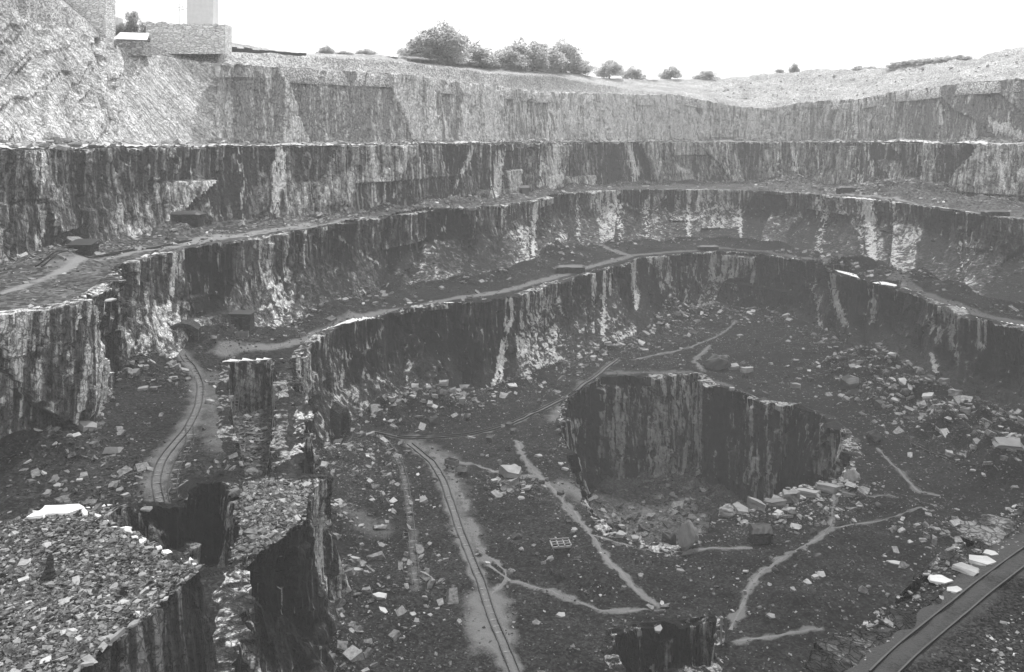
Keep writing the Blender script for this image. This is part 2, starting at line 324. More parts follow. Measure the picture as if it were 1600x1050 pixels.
def bench(name, poly, edges, zf, mat, cell=.7, paths=(), gap=1.1, holes=()):
    lo = poly.min(0)-1; hi = poly.max(0)+1
    xs = np.arange(lo[0], hi[0], cell); ys = np.arange(lo[1], hi[1], cell); X, Y = np.meshgrid(xs, ys); p = np.stack([X.ravel(), Y.ravel()], 1)
    ok = inside(p, poly)
    for h in holes: ok &= ~inside(p, h)
    idx = np.where(ok)[0]; d = np.full(len(p), 9.0)
    for e in edges: d[idx] = np.minimum(d[idx], seg_dist(p[idx], e))
    ok &= d > gap
    z = np.zeros(len(p)); idx = np.where(ok)[0]; z[idx] = zf(p[idx])-.3*np.clip(1-d[idx]/1.7, 0, 1)
    pa = np.zeros(len(p))
    for line, wd, st in paths:
        dd = seg_dist(p[idx], line)+2.0*(fbm(p[idx, 0]/1.6, p[idx, 1]/1.6, 77)-.47); pa[idx] = np.maximum(pa[idx], st*np.clip(1.25-dd/wd*.75, 0, 1))
    okg = ok.reshape(X.shape); q = okg[:-1, :-1] & okg[1:, :-1] & okg[:-1, 1:] & okg[1:, 1:]
    nx = X.shape[1]; jj, ii = np.where(q); a = jj*nx+ii; f = np.stack([a, a+1, a+nx+1, a+nx], 1)
    used = np.zeros(len(p), bool); used[f.ravel()] = True; rem = np.cumsum(used)-1
    v = np.stack([p[used, 0], p[used, 1], z[used]], 1)
    o = mesh_np(name, v, rem[f], M[mat], {'path': pa[used]}, smooth=True); tag(o, kind='structure'); return o
def slabs(name, pts, size, mat='chip', flat=.28, tilt=.35, tone=None, label='', group=None, cat=None):
    """many loose slabs too numerous to count, as one object"""
    n = len(pts); b = np.array([[x, y, z] for z in (-.5, .5) for x, y in ((-.5, -.5), (.5, -.5), (.5, .5), (-.5, .5))])
    v = np.repeat(b[None], n, 0)+RNG.uniform(-.2, .2, (n, 8, 3))*np.array([1, 1, .8])
    asp = RNG.uniform(.45, 1, n); v *= np.stack([size, size*asp, size*flat*RNG.uniform(.5, 1.6, n)], 1)[:, None, :]
    az = RNG.uniform(0, 6.283, n); tx = RNG.normal(0, tilt, n); ty = RNG.normal(0, tilt, n)
    cx, sx = np.cos(tx)[:, None], np.sin(tx)[:, None]; y = v[..., 1]*cx-v[..., 2]*sx; z = v[..., 1]*sx+v[..., 2]*cx; v[..., 1] = y; v[..., 2] = z
    cx, sx = np.cos(ty)[:, None], np.sin(ty)[:, None]; x = v[..., 0]*cx+v[..., 2]*sx; z = -v[..., 0]*sx+v[..., 2]*cx; v[..., 0] = x; v[..., 2] = z
    cx, sx = np.cos(az)[:, None], np.sin(az)[:, None]; x = v[..., 0]*cx-v[..., 1]*sx; y = v[..., 0]*sx+v[..., 1]*cx; v[..., 0] = x; v[..., 1] = y
    v += pts[:, None, :]
    q = np.array([[0, 3, 2, 1], [4, 5, 6, 7], [0, 1, 5, 4], [1, 2, 6, 5], [2, 3, 7, 6], [3, 0, 4, 7]])
    f = (q[None]+8*np.arange(n)[:, None, None]).reshape(-1, 4)
    if tone is None: tone = RNG.beta(.5, 3.6, n)
    o = mesh_np(name, v.reshape(-1, 3), f, M[mat], {'tone': np.repeat(tone, 8)})
    tag(o, label, cat, group, 'stuff'); return o
def sample(poly, n, dens=None, excl=(), edge=None, gap=.8):
    lo = poly.min(0); hi = poly.max(0); out_ = np.zeros((0, 2)); k = 0
    while len(out_) < n and k < 60:
        p = RNG.uniform(lo, hi, (n*2, 2)); m = inside(p, poly)
        for e in excl: m &= ~inside(p, e)
        p = p[m]
        if dens is not None and len(p): p = p[RNG.random(len(p)) < dens(p)]
        if edge is not None and len(p):
            for e in edge: p = p[seg_dist(p, e) > gap]
        out_ = np.concatenate([out_, p]); k += 1
    return out_[:n]
# ------------------------------------------------------------------ the galleries, traced on their levels
H1, H2, H3, H4, H5 = 2.2, 20.5, 38.0, 56.0, 80.0
toe1 = [(-220, 470), (-60, 435), (50, 412), (100, 404), (200, 380), (300, 364), (400, 353), (450, 350), (530, 342), (600, 334), (700, 322), (790, 312), (830, 305), (880, 298), (950, 293),
        (1060, 288), (1150, 288), (1250, 290), (1350, 297), (1400, 304), (1480, 314), (1540, 320), (1600, 324), (1720, 342), (1860, 362)]
cre2 = [(-220, 540), (-60, 500), (50, 484), (101, 476), (142, 464), (163, 450), (182, 432), (202, 413), (240, 400), (280, 394), (402, 373), (445, 366), (530, 350), (600, 340), (665, 330), (740, 325), (780, 321), (834, 314), (867, 304), (935, 298),
        (1060, 296), (1161, 297), (1229, 300), (1296, 307), (1397, 317), (1482, 327), (1532, 337), (1600, 342), (1720, 360), (1860, 385)]
toe2 = [(-220, 800), (-60, 745), (50, 716), (101, 696), (142, 655), (165, 628), (200, 600), (255, 585), (300, 556), (350, 545), (395, 529), (439, 522), (480, 510), (540, 485), (597, 461), (665, 451), (732, 441), (800, 431),
        (834, 417), (867, 401), (935, 387), (1002, 381), (1060, 380), (1127, 380), (1195, 387), (1249, 394), (1296, 409), (1364, 424), (1431, 441), (1499, 461), (1532, 475), (1600, 487), (1720, 520), (1860, 560)]
xs1 = np.arange(-220, 1861, 20.0)
T2toe = np.array([P(x, itp(toe1, x), H2) for x in xs1])
T1crest = np.array([P(x, itp(toe1, x), H2)*(1+4.0/P(x, itp(toe1, x), H2)[1]) for x in xs1])
T1toe = T1crest*(1+7.0/T1crest[:, 1])[:, None]
xs2 = np.unique(np.concatenate([np.arange(-220, 1861, 20.0), [157, 163, 182, 202]]))
T2crest = np.array([P(x, itp(cre2, x), H2) for x in xs2]); T3toe = np.array([P(x, itp(toe2, x), H3) for x in xs2])
# third gallery edge: near left corner first, then round the hole to the right
c3L = [(340, 1150), (372, 960), (390, 890), (440, 845), (480, 800), (490, 760), (485, 690), (475, 620), (458, 578), (475, 548), (500, 525), (530, 512)]
t4L = [(-15, 51), (-18, 65), (-19.2, 72), (-17.6, 79), (-17.6, 86), (-18.8, 91.8), (-23.5, 106), (-27.0, 123), (-30.6, 135), (-31.4, 144), (-30.6, 151), (-28.6, 157)]
cre3 = [(530, 512), (597, 498), (641, 480), (699, 475), (766, 475), (817, 459), (867, 441), (952, 419), (979, 414), (1002, 404), (1070, 398), (1127, 392), (1195, 399), (1276, 411), (1296, 424), (1364, 445), (1397, 448), (1465, 475),
        (1499, 483), (1506, 495), (1600, 512), (1720, 560), (1860, 620)]
toe3 = [(530, 700), (565, 682), (597, 662), (665, 650), (732, 628), (766, 617), (820, 606), (867, 583), (935, 556), (996, 532), (1030, 505), (1060, 494), (1127, 489), (1180, 494), (1230, 504), (1290, 525), (1330, 560), (1370, 588), (1430, 625),
        (1500, 660), (1560, 692), (1600, 716), (1720, 800), (1860, 900)]
xs3 = np.unique(np.concatenate([np.arange(600, 1861, 20.0), [1002, 1276, 1296, 1499, 1506]]))
T3crest = np.concatenate([PL(c3L, H3), [P(x, itp(cre3, x), H3) for x in xs3]])
T4toe = np.concatenate([np.array(t4L, float), [P(x, itp(toe3, x), H4) for x in xs3]])
# the pit in the floor
rim5 = [(880, 652), (890, 625), (915, 608), (945, 590), (1020, 588), (1090, 585), (1108, 600), (1150, 612), (1185, 627), (1235, 632), (1290, 652), (1318, 674), (1326, 705), (1312, 750), (1230, 763), (1190, 786), (1132, 800), (1095, 838), (1050, 852), (1000, 846),
        (950, 832), (925, 795), (915, 765), (895, 720), (880, 685), (880, 652)]
R5 = PL(rim5, H4); c5 = R5[:-1].mean(0)
def inset(p, d, extra=()):
    o = np.array(p); c = o[:-1].mean(0); v = c-o; l = np.hypot(*v.T)[:, None]
    return o+v/l*np.minimum(np.asarray(d)[:, None] if not np.isscalar(d) else d, l*.8)
ins = np.array([7, 6, 4, 2, 2, 2, 2, 2, 2, 2, 2.5, 2.5, 3, 4, 5, 6, 7, 8, 9, 9, 8, 7, 8, 9, 9, 7.], float)
B5 = inset(R5, ins)
holeC = PL([(955, 1020), (962, 990), (985, 984), (1050, 976), (1118, 968), (1121, 1010), (1112, 1045), (980, 1048), (955, 1020)], H4)
# hollows in the third gallery, left
holeA = PL([(356, 610), (358, 568), (400, 566), (428, 563), (434, 600), (430, 650), (426, 740), (408, 750), (385, 742), (372, 700), (360, 660), (356, 610)], H3)
holeB = PL([(120, 806), (200, 797), (280, 795), (300, 778), (305, 752), (345, 754), (372, 790), (374, 835), (345, 880), (250, 900), (150, 860), (120, 806)], H3)
# tip in the lower left corner
HT = 30.5
tipe = [(-260, 880), (-60, 830), (50, 803), (120, 792), (220, 838), (320, 887), (240, 955), (150, 1025), (60, 1120), (-60, 1260)]
TIPc = PL(tipe, HT)
# bank in the lower right corner
HB = 26.0
banke = [(1180, 1200), (1250, 1050), (1325, 985), (1420, 915), (1478, 862), (1550, 812), (1640, 762), (1780, 700)]
BKc = PL(banke, HB)
pale1 = [([(150, 260), (150, 390)], 45, -.4), ([(230, 260), (240, 340)], 30, -.4), ([(1440, 240), (1500, 300)], 50, -.25), ([(1000, 230), (1050, 285)], 30, -.2), ([(843, 232), (845, 310)], 3, 1), ([(868, 225), (872, 295)], 8, .8), ([(985, 225), (992, 285)], 9, .8), ([(783, 240), (775, 310)], 9, .9), ([(740, 230), (700, 318)], 6, .7), ([(720, 330), (690, 230)], 5, .4),
         ([(600, 250), (598, 330)], 6, .5), ([(440, 240), (430, 330)], 12, .8), ([(375, 235), (380, 345)], 6, .6), ([(270, 232), (345, 340)], 8, .45), ([(70, 240), (60, 400)], 8, .7), ([(1235, 225), (1252, 288)], 5, .8), ([(1215, 240), (1218, 285)], 5, .6),
         ([(1355, 240), (1368, 290)], 6, .7), ([(1340, 250), (1345, 288)], 6, .6), ([(1275, 228), (1280, 270)], 3, .7), ([(1560, 250), (1572, 310)], 6, .8), ([(1500, 270), (1505, 310)], 8, .6), ([(1430, 230), (1438, 270)], 3, .6), ([(1590, 240), (1590, 320)], 6, .6), ([(1135, 225), (1137, 270)], 4, .5)]
pale2 = [([(620, 350), (600, 450)], 30, -.3), ([(690, 345), (760, 430)], 35, -.3), ([(1500, 350), (1590, 450)], 50, -.4), ([(1190, 310), (1230, 380)], 30, -.35), ([(330, 430), (350, 520)], 25, -.3), ([(100, 500), (90, 640)], 40, -.3), ([(836, 320), (832, 405)], 5, 1), ([(1075, 300), (1078, 375)], 5, .8), ([(1155, 300), (1158, 370)], 4, .8), ([(1357, 318), (1365, 415)], 12, .9), ([(1340, 320), (1350, 410)], 6, .5), ([(1400, 325), (1400, 425)], 10, .5), ([(510, 358), (590, 412)], 4, .5), ([(590, 412), (545, 475)], 4, .3), ([(275, 398), (262, 490)], 5, .9),
         ([(400, 430), (440, 440), (435, 500)], 20, .55), ([(1290, 330), (1275, 400)], 7, .6), ([(965, 300), (970, 375)], 6, .6), ([(1010, 310), (1012, 370)], 7, .5), ([(902, 305), (905, 380)], 5, .5), ([(185, 470), (160, 430)], 6, .5), ([(850, 400), (880, 370)], 10, .7), ([(160, 480), (200, 530), (245, 570)], 6, .7), ([(65, 500), (62, 600)], 6, .5), ([(130, 480), (105, 560)], 5, .5),
         ([(1500, 330), (1500, 440)], 5, .4), ([(700, 340), (640, 450)], 4, .4)]
pale_shade3 = [([(620, 500), (740, 610)], 50, -.25), ([(1340, 470), (1330, 590)], 40, -.8), ([(1420, 500), (1460, 600)], 40, -.6), ([(1560, 530), (1570, 700)], 50, -.7), ([(900, 440), (900, 540)], 30, -.35), ([(1220, 410), (1240, 500)], 25, -.5), ([(430, 900), (450, 1010)], 50, -.5), ([(797, 470), (800, 500), (785, 535), (780, 570), (770, 612)], 5, 1), ([(790, 500), (782, 600)], 4, .8), ([(945, 425), (942, 520)], 4, 1), ([(990, 412), (995, 480)], 6, .9), ([(1300, 430), (1305, 465), (1318, 505)], 6, 1), ([(1270, 430), (1280, 510)], 4, .6), ([(1180, 400), (1175, 440)], 4, .7), ([(1360, 455), (1366, 500)], 8, .6),  # negative strengths paint overhang and wall shade into the rock tone
         ([(1455, 500), (1470, 530)], 12, .7), ([(1456, 555), (1462, 580)], 5, 1), ([(1535, 500), (1530, 540)], 10, .6), ([(820, 470), (870, 520), (830, 560)], 5, .6), ([(500, 540), (560, 560), (590, 520)], 8, .5), ([(462, 620), (480, 690), (500, 720)], 12, .6), ([(1085, 402), (1088, 440)], 4, .5)]
pale4 = [([(1300, 668), (1312, 745)], 9, .9), ([(1080, 592), (1075, 660), (1010, 690)], 6, .6), ([(985, 600), (985, 690)], 5, .5), ([(935, 620), (935, 740)], 4, .5), ([(1148, 660), (1145, 700)], 4, .5), ([(900, 660), (880, 720)], 10, .6), ([(1060, 720), (1075, 765)], 8, .7)]
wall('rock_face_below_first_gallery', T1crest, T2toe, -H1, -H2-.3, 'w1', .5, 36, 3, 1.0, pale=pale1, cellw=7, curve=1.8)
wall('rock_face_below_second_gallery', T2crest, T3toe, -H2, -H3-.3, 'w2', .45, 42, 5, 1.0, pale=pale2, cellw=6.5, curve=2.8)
wall('rock_face_below_third_gallery', T3crest, T4toe, -H3, -H4-.3, 'w3', .4, 46, 9, 1.0, pale=pale_shade3, cellw=5.5, curve=2.6)
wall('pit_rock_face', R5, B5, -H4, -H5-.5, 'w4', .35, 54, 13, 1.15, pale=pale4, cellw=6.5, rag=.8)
MD3 = [(870, 402, 7, 3), (1300, 425, 7, 2.5), (1350, 428, 7, 3), (1420, 445, 6, 2.5), (230, 600, 6, 2.2), (340, 545, 7, 2.5), (400, 800, 4, 1.2), (520, 500, 5, 2), (90, 720, 5, 2)]
zt = lambda p: bench_z(p, H3, T3toe, 2.4, 3, mounds=MD3)
wall('notch_rock_face', holeA, inset(holeA, 1.5), -H3, -H3-9, 'w4', .3, 26, 17, .25, lip=2.4, cellw=3, rim=.25)
wall('cutting_rock_face', holeC, inset(holeC, .5), -H4, -H4-6, 'w4', .2, 24, 21, .25, lip=1.6, cellw=2, rag=.25, rim=.3)
wall('hollow_rock_face', holeB, inset(holeB, 1.5), -H3, -H3-10, 'w4', .3, 26, 19, .4, lip=2.4, cellw=3, rim=.15)
# top face: from the first gallery up to the turf
top = [(-220, -60), (-60, 0), (54, 34), (145, 56), (169, 69), (202, 79), (263, 89), (337, 100), (449, 105), (540, 111), (631, 116), (699, 127), (766, 133), (840, 144), (918, 145), (1002, 148), (1060, 148), (1111, 159), (1161, 167), (1212, 169),
       (1249, 160), (1296, 157), (1347, 155), (1397, 143), (1431, 140), (1499, 130), (1600, 123), (1720, 110), (1860, 90)]
setb = [(-220, 26), (169, 26), (300, 20), (337, 15), (352, 4), (1860, 4)]
xs0 = np.unique(np.concatenate([xs1, [340, 352]]))
T1t0 = np.array([np.array((np.interp(x, xs1, T1toe[:, 0]), np.interp(x, xs1, T1toe[:, 1]))) for x in xs0])
C0 = []; Z0 = []
for x, tpt in zip(xs0, T1t0):
    Y = tpt[1]+itp(setb, x); C0.append(((x-CX)*Y/F, Y)); Z0.append((HY-itp(top, x))*Y/F)
C0 = np.array(C0); Z0 = np.array(Z0)
il = xs0 <= 352; ir = xs0 >= 340
pale0 = [([(385, 110), (385, 225)], 32, -.45), ([(432, 110), (436, 225)], 8, -.6), ([(1290, 170), (1420, 210)], 60, -.1), ([(1500, 140), (1560, 210)], 50, -.15), ([(570, 125), (572, 200)], 6, -.4), ([(860, 150), (855, 218)], 5, .8), ([(1195, 175), (1190, 215)], 5, .6), ([(1150, 180), (1165, 215)], 4, .7), ([(1335, 160), (1337, 218)], 7, .8), ([(1320, 160), (1322, 215)], 4, .6), ([(1100, 165), (1112, 215)], 4, .6), ([(1395, 160), (1400, 200)], 8, .5), ([(1465, 150), (1470, 190)], 6, .7),
         ([(1510, 160), (1530, 130)], 5, .9), ([(1518, 190), (1520, 218)], 7, .8), ([(1560, 195), (1600, 215)], 14, .8), ([(1345, 200), (1480, 218)], 5, .5), ([(700, 200), (660, 160), (690, 215)], 10, .5)]
M['w0c'] = rock_mat('craggy_top_rock', .34, .66, .9, .6, .1, -28)
M['w0l'] = rock_mat('sloping_slab_rock', .46, .66, .84, .5, 0, -38)
ic = xs0 <= 220; il = (xs0 >= 180) & (xs0 <= 352)
wall('craggy_rock_face', C0[ic], T1t0[ic], Z0[ic], -H1-.3, 'w0c', .5, 44, 25, 1.3, cellw=9, rag=.8, slant=.8, tsc=.5, zb=.8)
wall('sloping_rock_slab', C0[il], T1t0[il], Z0[il], -H1-.3, 'w0l', .5, 40, 23, .2, tsc=.4, zb=.4, cellw=14, rag=.8, slant=1.0)
wall('top_rock_face', C0[ir], T1t0[ir], Z0[ir], -H1-.3, 'w0', .5, 34, 27, .8, pale=pale0, cellw=9, rag=.6, tsc=.75, zb=.3)
# hillside behind the top edge
step = [(-220, -160), (54, -20), (100, 6), (169, 56), (202, 70), (297, 81), (405, 84), (489, 88), (530, 90), (597, 92), (665, 101), (766, 113), (867, 118), (911, 127), (935, 132), (1002, 142), (1070, 147), (1161, 164), (1212, 166), (1249, 158), (1347, 152), (1397, 140), (1499, 127), (1600, 120), (1860, 84)]
skyl = [(-220, -220), (54, -70), (100, -30), (163, 20), (172, 50), (240, 60), (350, 63), (420, 77), (489, 84), (597, 85), (640, 95), (766, 107), (905, 114), (935, 122), (1000, 124), (1120, 124), (1150, 121), (1180, 116), (1250, 111), (1330, 107), (1400, 106),
        (1440, 102), (1500, 95), (1525, 91), (1545, 82), (1580, 74), (1600, 70), (1720, 50), (1860, 40)]
xh = np.arange(-220, 1861, 3.0); Yc = np.interp(xh, xs0, C0[:, 1]); zc0 = (HY-np.array([itp(top, x) for x in xh]))*Yc/F
hv = []; hp = []; rows = []
def hz(Y, y): return (HY-y)*Y/F
st_y = np.array([itp(step, x) for x in xh]); sk_y = np.array([itp(skyl, x) for x in xh])
def add_row(Y, z, amp=0.0, sd_=0):
    x = (xh-CX)*Y/F; q = (fbm(x/9, Y/9, 90+sd_)-.47)*2*amp+(fbm(x/2.2, Y/2.2, 95+sd_)-.47)*amp; rows.append(np.stack([x, Y, z+q], 1))
add_row(Yc-.5, zc0-4); add_row(Yc+.6, zc0-.15)
for t in np.linspace(.2, 1, 6): add_row(Yc+.6+5*t, zc0+.2*t, .15)
zs = hz(Yc+10, st_y)
for t in np.linspace(.12, 1, 9): add_row(Yc+5.6+4.4*t+(vn(xh/6, xh*0, 4)-.5)*1.5, (zc0+.2)*(1-t**1.4)+zs*t**1.4, .55)
zk = hz(Yc+62, sk_y)
rgh = np.interp(xh, [-220, 1110, 1180, 1860], [.6, .3, 1.5, 1.9])
for t in np.linspace(.04, 1, 26): add_row(Yc+10+52*t, zs*(1-t)+zk*t-4*t*(1-t), rgh)
for t in (.1, .3, .6, 1): add_row(Yc+62+200*t, zk-14*t-np.maximum(0, zk-26)*t, .8)
add_row(np.full(len(xh), 760.0), zk*0-6.0); add_row(np.full(len(xh), 900.0), zk*0-30)
nx = len(xh); V = np.concatenate(rows); i = (np.arange(len(rows)-1)[:, None]*nx+np.arange(nx-1)).ravel()
hill = mesh_np('hillside', V, np.stack([i, i+1, i+nx+1, i+nx], 1), M['hill'], {'path': np.zeros(len(V))}, smooth=True); tag(hill, kind='structure')
HROWS = np.array(rows)
def hill_z(x, y):                          # height of the hillside at a plan point
    px = CX+F*x/y; c = int(np.clip(round((px+220)/3), 0, nx-1)); return float(np.interp(y, HROWS[:, c, 1], HROWS[:, c, 2]))
# ------------------------------------------------------------------ benches
def band(front, back, ext=0): return np.concatenate([front, back[::-1]])
p1 = band(T1crest, T1toe*(1+2/T1toe[:, 1])[:, None]); z1 = lambda p: bench_z(p, H1, T1toe, 1.4, 1, rough=.15)
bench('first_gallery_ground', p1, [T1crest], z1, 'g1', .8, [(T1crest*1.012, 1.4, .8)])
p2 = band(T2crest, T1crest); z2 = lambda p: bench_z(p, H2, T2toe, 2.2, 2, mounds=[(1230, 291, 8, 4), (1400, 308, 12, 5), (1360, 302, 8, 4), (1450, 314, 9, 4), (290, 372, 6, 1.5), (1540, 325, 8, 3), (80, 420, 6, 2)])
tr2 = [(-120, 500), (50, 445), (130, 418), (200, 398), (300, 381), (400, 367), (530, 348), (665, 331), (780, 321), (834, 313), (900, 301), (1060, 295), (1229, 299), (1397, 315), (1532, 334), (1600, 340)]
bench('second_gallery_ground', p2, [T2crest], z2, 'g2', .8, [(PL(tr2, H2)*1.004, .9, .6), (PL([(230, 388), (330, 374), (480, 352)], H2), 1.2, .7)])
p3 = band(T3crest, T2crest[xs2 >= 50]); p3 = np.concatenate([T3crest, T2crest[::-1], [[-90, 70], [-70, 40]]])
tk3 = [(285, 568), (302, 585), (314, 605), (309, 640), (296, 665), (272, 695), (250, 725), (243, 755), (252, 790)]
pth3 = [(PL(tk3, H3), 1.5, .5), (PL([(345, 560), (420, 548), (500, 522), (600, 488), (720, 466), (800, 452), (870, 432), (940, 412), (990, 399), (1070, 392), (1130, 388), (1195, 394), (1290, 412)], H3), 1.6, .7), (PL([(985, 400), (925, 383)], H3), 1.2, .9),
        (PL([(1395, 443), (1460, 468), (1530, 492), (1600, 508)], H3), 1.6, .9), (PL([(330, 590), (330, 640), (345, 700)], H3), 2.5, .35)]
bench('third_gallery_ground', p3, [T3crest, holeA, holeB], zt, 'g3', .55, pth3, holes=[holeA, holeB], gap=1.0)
p4 = np.concatenate([T4toe+np.array([0, 5.0])+np.where(T4toe[:, :1] < -10, [[-2.5, 0]], [[3.0, 0]]), [[110, 60], [110, 50], [-13, 45]]])
MD4 = [(1050, 500, 8, 4), (1120, 495, 7, 3), (1330, 585, 7, 4), (1390, 605, 8, 5), (1440, 640, 8, 5), (1510, 690, 9, 5), (1290, 555, 6, 2.5), (640, 655, 6, 3), (690, 645, 6, 3), (600, 672, 5, 2.5), (1600, 740, 9, 5), (530, 730, 5, 2.5), (1010, 515, 5, 3), (1560, 745, 4, 2.5),
       (1490, 850, 7, 1.8), (1420, 800, 5, 1.2), (850, 720, 4, 1.0), (570, 700, 4, 1.5), (1250, 950, 5, 1.0), (930, 905, 3, 1.2), (1340, 770, 4, 1.5)]
z4 = lambda p: bench_z(p, H4, T4toe, 2.4, 4, rough=.45, mounds=MD4)
W = lambda pts, wd, st: (PL(pts, H4), wd, st)
footp = [
    ([(808, 690), (817, 718), (838, 742), (866, 768), (898, 806), (925, 840), (955, 885), (985, 918), (1030, 945)], .62, 1.0),
    ([(690, 715), (730, 724), (770, 733), (800, 742), (838, 746)], .5, .9),
    ([(925, 838), (960, 848), (1010, 857), (1060, 861), (1130, 859), (1180, 856)], .5, .62),
    ([(1303, 755), (1304, 790), (1298, 825), (1270, 848), (1225, 872), (1185, 898), (1168, 925), (1156, 955), (1140, 985)], .5, .9),
    ([(1298, 826), (1340, 819), (1400, 816), (1460, 808)], .45, .6),
    ([(1150, 1003), (1200, 998), (1285, 988)], .4, .75),
    ([(800, 906), (850, 922), (900, 938), (945, 955), (1040, 952)], .42, .8),
    ([(745, 855), (775, 875), (795, 895), (788, 908), (775, 920), (765, 935)], .4, .8),
    ([(750, 870), (800, 908)], .4, .6),
    ([(1370, 700), (1400, 730), (1435, 768), (1470, 775)], .6, .75),
    ([(1110, 540), (1092, 555), (1085, 565), (1100, 580)], .9, .7),
    ([(1150, 505), (1120, 525), (1060, 548), (990, 562)], .8, .55),
    ([(1310, 778), (1350, 783), (1400, 790)], .4, .5)]
tkA = [(640, 695), (656, 705), (676, 722), (692, 750), (704, 785), (718, 825), (735, 870), (752, 910), (762, 945), (778, 985), (800, 1040), (818, 1080)]
tkB = [(650, 697), (680, 708), (703, 728), (713, 760), (730, 800), (748, 850), (762, 880)]
tkC = [(592, 692), (612, 705), (626, 725), (634, 755), (640, 800), (646, 860), (650, 920)]
tkD = [(585, 689), (640, 688), (700, 684), (760, 672), (810, 657), (850, 640), (890, 618), (930, 590), (965, 563)]
paths4 = [W(a, c*.8, d*.85) for a, c, d in footp]+[W(tkA, .95, .8), W(tkB, .5, .78), W(tkC, .6, .42), W(tkD, .7, .7), W([(640, 690), (700, 712), (715, 790), (735, 850)], 2.2, .42), W([(920, 600), (880, 640), (870, 655)], 2.0, .55),
          W([(1100, 590), (1180, 622), (1290, 648), (1330, 690)], 1.2, .5), W([(950, 583), (1080, 582)], 1.2, .45), W([(760, 935), (770, 1000)], 2.5, .7), W([(590, 830), (560, 815)], 3, .35), W([(880, 760), (940, 790), (990, 830)], 2.5, .5)]
bench('cutting_ground', holeC, [], lambda p: bench_z(p, H4+5, None, 0, 9), 'g5', .6)
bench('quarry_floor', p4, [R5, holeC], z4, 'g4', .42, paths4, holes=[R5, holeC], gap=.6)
p5 = np.array(R5[:-1]); z5 = lambda p: bench_z(p, H5, B5, 3.0, 6)
bench('pit_ground', p5, [], z5, 'g5', .8, [(PL([(930, 840), (1010, 800)], H5), 2, .3)])
bench('notch_ground', holeA, [], lambda p: bench_z(p, H3+8, None, 0, 7, rough=1.2), 'g5', .5)
slabs('loose_slate_in_notch', (lambda q: np.column_stack([q, bench_z(q, H3+8, None, 0, 7, rough=1.2)]))(sample(holeA, 700)), .5*np.exp(RNG.normal(0, .5, 700)), label='loose slate lying in the bottom of the dark notch', cat='loose slate')
bench('hollow_ground', holeB, [], lambda p: bench_z(p, H3+9, None, 0, 8, rough=.8), 'g5', .6)
# lower left tip, with dry stone sides
tb = TIPc.copy(); nrm = np.stack([np.gradient(tb[:, 1]), -np.gradient(tb[:, 0])], 1); nrm /= np.hypot(*nrm.T)[:, None]
wall('waste_tip_bank', TIPc[::-1], (TIPc-nrm*1.8)[::-1], -HT, -H3-6, 'w5', .3, 30, 33, .16, lip=1.3, cellw=1.6, rag=.25, rim=.2)
# orientation of the tip edge decides the outward side: walk it so that the tip lies on the left
pt = np.concatenate([TIPc, [[-60, 34]]]); zT = lambda p: -HT+.02+(fbm(p[:, 0]/3, p[:, 1]/3, 41)-.47)*.8
bench('waste_tip_ground', pt, [TIPc], zT, 'g6', .3, gap=.15)
# lower right bank
bb = BKc.copy(); nb = np.stack([-np.gradient(bb[:, 1]), np.gradient(bb[:, 0])], 1); nb /= np.hypot(*nb.T)[:, None]
wall('tramway_bank', BKc[::-1], (BKc+nb*16)[::-1], -HB, -H4-.5, 'w5', .4, 30, 37, .5, lip=2.6, cellw=2, rag=.9, rim=.3)
pb = np.concatenate([BKc, [[90, 90], [90, 25], [12, 25]]]); zB = lambda p: -HB+.02+(fbm(p[:, 0]/3, p[:, 1]/3, 43)-.47)*.45
rail_line = PL([(1375, 1060), (1400, 1035), (1470, 975), (1545, 915), (1600, 873), (1700, 800), (1780, 750)], HB)
bench('tramway_ground', pb, [BKc], zB, 'gb', .25, [(PL([(1330, 1060), (1400, 1000), (1500, 918), (1600, 845), (1700, 780)], HB), .9, .75), (rail_line, .9, .45)], gap=.3)
# footpaths
def ribbon(name, line, wd, zf, mat, lift=.07, seed=0):
    L = np.concatenate([[0], np.cumsum(np.hypot(*np.diff(line, axis=0).T))]); s = np.arange(0, L[-1], .45)
    c = np.stack([np.interp(s, L, line[:, 0]), np.interp(s, L, line[:, 1])], 1)
    k = 3; c[k:-k] = np.stack([np.convolve(c[:, j], np.ones(2*k+1)/(2*k+1), 'valid') for j in (0, 1)], 1)
    t = np.gradient(c, axis=0); t /= np.hypot(*t.T)[:, None]+1e-9; n = np.stack([-t[:, 1], t[:, 0]], 1)
    wl = wd*(.25+1.2*vn(s/1.1, s*0, seed)); wr = wd*(.25+1.2*vn(s/1.1, s*0+5, seed+1))
    wl *= (vn(s/4, s*0+3, seed) > .22); A = c+n*wl[:, None]; B = c-n*wr[:, None]
    v = np.concatenate([np.column_stack([q, zf(q)+lift*g]) for q, g in ((A, .2), (c, 1), (B, .2))]); m = len(s); i = np.arange(m-1)
    f = np.concatenate([np.stack([i, i+1, i+m+1, i+m], 1), np.stack([i+m, i+m+1, i+2*m+1, i+2*m], 1)])
    o = mesh_np(name, v, f, M[mat], {'path': np.full(len(v), .5)}, smooth=True); tag(o, kind='structure'); return o
for k, (a, c, d) in enumerate(footp): ribbon('footpath', PL(a, H4), c*.42, z4, 'path', seed=k)
